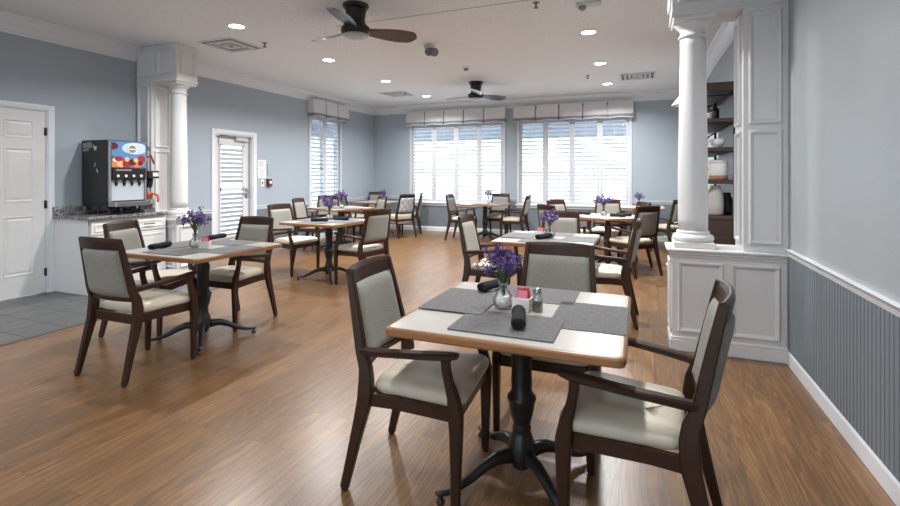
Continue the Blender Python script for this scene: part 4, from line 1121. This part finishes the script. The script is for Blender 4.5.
lathe_thing('pottery_vase', [(.065, 0), (.08, .02), (.086, .12), (.082, .22), (.066, .29), (.050, .315), (.053, .335), (.046, .335), (.04, .31), (.0, .30)], M['stone'], (.78, 6.14, .907), 'textured whitewashed pottery vase on the shelf unit cabinet', 'vase', None, 32)
lathe_thing('dark_jar', [(.05, 0), (.06, .02), (.06, .18), (.04, .22), (.045, .25), (.0, .25)], M['black'], (.915, 6.3, .907), 'dark jar beside the whitewashed vase on the shelf unit', 'jar')
lathe_thing('dark_bottle', [(.035, 0), (.04, .01), (.04, .13), (.015, .17), (.015, .21), (.0, .21)], M['black'], (.80, 6.3, 1.987), 'dark bottle on the upper shelf of the shelf unit', 'bottle')
lathe_thing('dark_candlestick', [(.04, 0), (.04, .01), (.012, .03), (.012, .14), (.03, .15), (.03, .17), (.0, .17)], M['black'], (.72, 6.2, 1.987), 'dark candlestick on the upper shelf of the shelf unit', 'candlestick')
for loc, lab in (((.70, 6.12, 1.987), 'small green plant in white pot on the upper shelf'), ((.67, 6.12, 1.667), 'small green plant in white pot beside the stacked bowls'), ((.66, 6.15, 1.304), 'small green plant in white pot beside the crock')):
    e = thing('small_potted_plant', lab, 'plant', loc, group='small plants on the shelf unit')
    b = MB(); b.lathe([(.03, 0), (.042, .07), (.038, .07), (.0, .06)], 16); b.build('pot', M['ceramic'], e)
    b = MB(); rnd = random.Random(hash(lab) % 97)
    for k in range(22):
        a = k*2.4; t = rnd.uniform(.2, .8); d = Vector((math.cos(a)*t, math.sin(a)*t, 1-t*.5)).normalized(); L_ = rnd.uniform(.06, .12)
        sdv = d.cross(Vector((0, 0, 1))).normalized(); base = Vector((0, 0, .06))
        b.loft([[base+d*L_*q-sdv*w, base+d*L_*q+Vector((0, 0, .001)), base+d*L_*q+sdv*w, base+d*L_*q-Vector((0, 0, .001))] for q, w in ((0, .002), (.5, .013), (.8, .010), (1, .001))])
    b.build('foliage', M['leaf'], e)
# floor plant peeking out left of the right column
e = thing('potted_plant', 'leafy potted plant peeking out left of the white column on the right', 'plant', (.40, 5.55, 0))
b = MB(); b.lathe([(.11, 0), (.125, .01), (.15, .40), (.158, .42), (.145, .42), (.0, .38)], 28); b.build('planter', M['stone'], e)
b = MB(); rnd = random.Random(3); lv = MB()
for k in range(16):
    a = k*2.4; t = rnd.uniform(.05, .5); L_ = rnd.uniform(.25, .55); d = Vector((math.cos(a)*t, math.sin(a)*t, 1)).normalized()
    base = Vector((.03*math.cos(a), .03*math.sin(a), .38)); b.tube([base, base+d*L_*.5, base+d*L_], [.004, .003, .002], 5)
    for q in range(7):
        p = base+d*L_*(.35+.1*q); aa = a+q*2.2; dd = Vector((math.cos(aa), math.sin(aa), .35)).normalized(); sdv = dd.cross(Vector((0, 0, 1))).normalized(); l2 = rnd.uniform(.045, .075)
        lv.loft([[p+dd*l2*r-sdv*w, p+dd*l2*r+Vector((0, 0, .0015)), p+dd*l2*r+sdv*w, p+dd*l2*r-Vector((0, 0, .0015))] for r, w in ((0, .002), (.4, .015), (.75, .012), (1, .001))])
b.build('stems', M['stem'], e); lv.build('foliage', M['leaf'], e)
# pendant shade partly hidden behind the right column
e = thing('pendant_lamp', 'white cone shade hanging lamp half hidden by the right column', 'lamp', (.63, 8.0, 0))
b = MB(); b.lathe([(.20, 2.41), (.205, 2.415), (.05, 2.62), (.03, 2.63), (.03, 2.625), (.045, 2.61), (.195, 2.415)], 32); b.build('lamp_shade', M['white'], e)
b = MB(); b.tube([(0, 0, 2.62), (0, 0, H-.02)], .005, 6); b.build('cord', M['grey'], e)
b = MB(); b.lathe([(.0, H-.03), (.05, H-.025), (.06, H-.001), (.0, H)], 20); b.build('ceiling_rose', M['white'], e)

# ------------------------------------------------------------------ world, camera
w = bpy.data.worlds.new('daylight'); scene.world = w; w.use_nodes = True
nt_ = w.node_tree; bg = nt_.nodes['Background']; bg.inputs['Color'].default_value = (.80, .90, 1, 1); bg.inputs['Strength'].default_value = 3.6
cam = bpy.data.cameras.new('camera'); co = bpy.data.objects.new('camera', cam); COL.objects.link(co); scene.camera = co
co.location = (0, 0, 1.353); co.rotation_euler = (R(90), 0, R(21.774))
cam.sensor_width = 36; cam.lens = 36*478.4/900; cam.shift_y = -77.47/900; cam.clip_start = .05; cam.clip_end = 200
vs_ = scene.view_settings
vs_.view_transform = 'Standard'; vs_.look = 'None'; vs_.gamma = 1; vs_.use_curve_mapping = False; vs_.exposure = 0.5
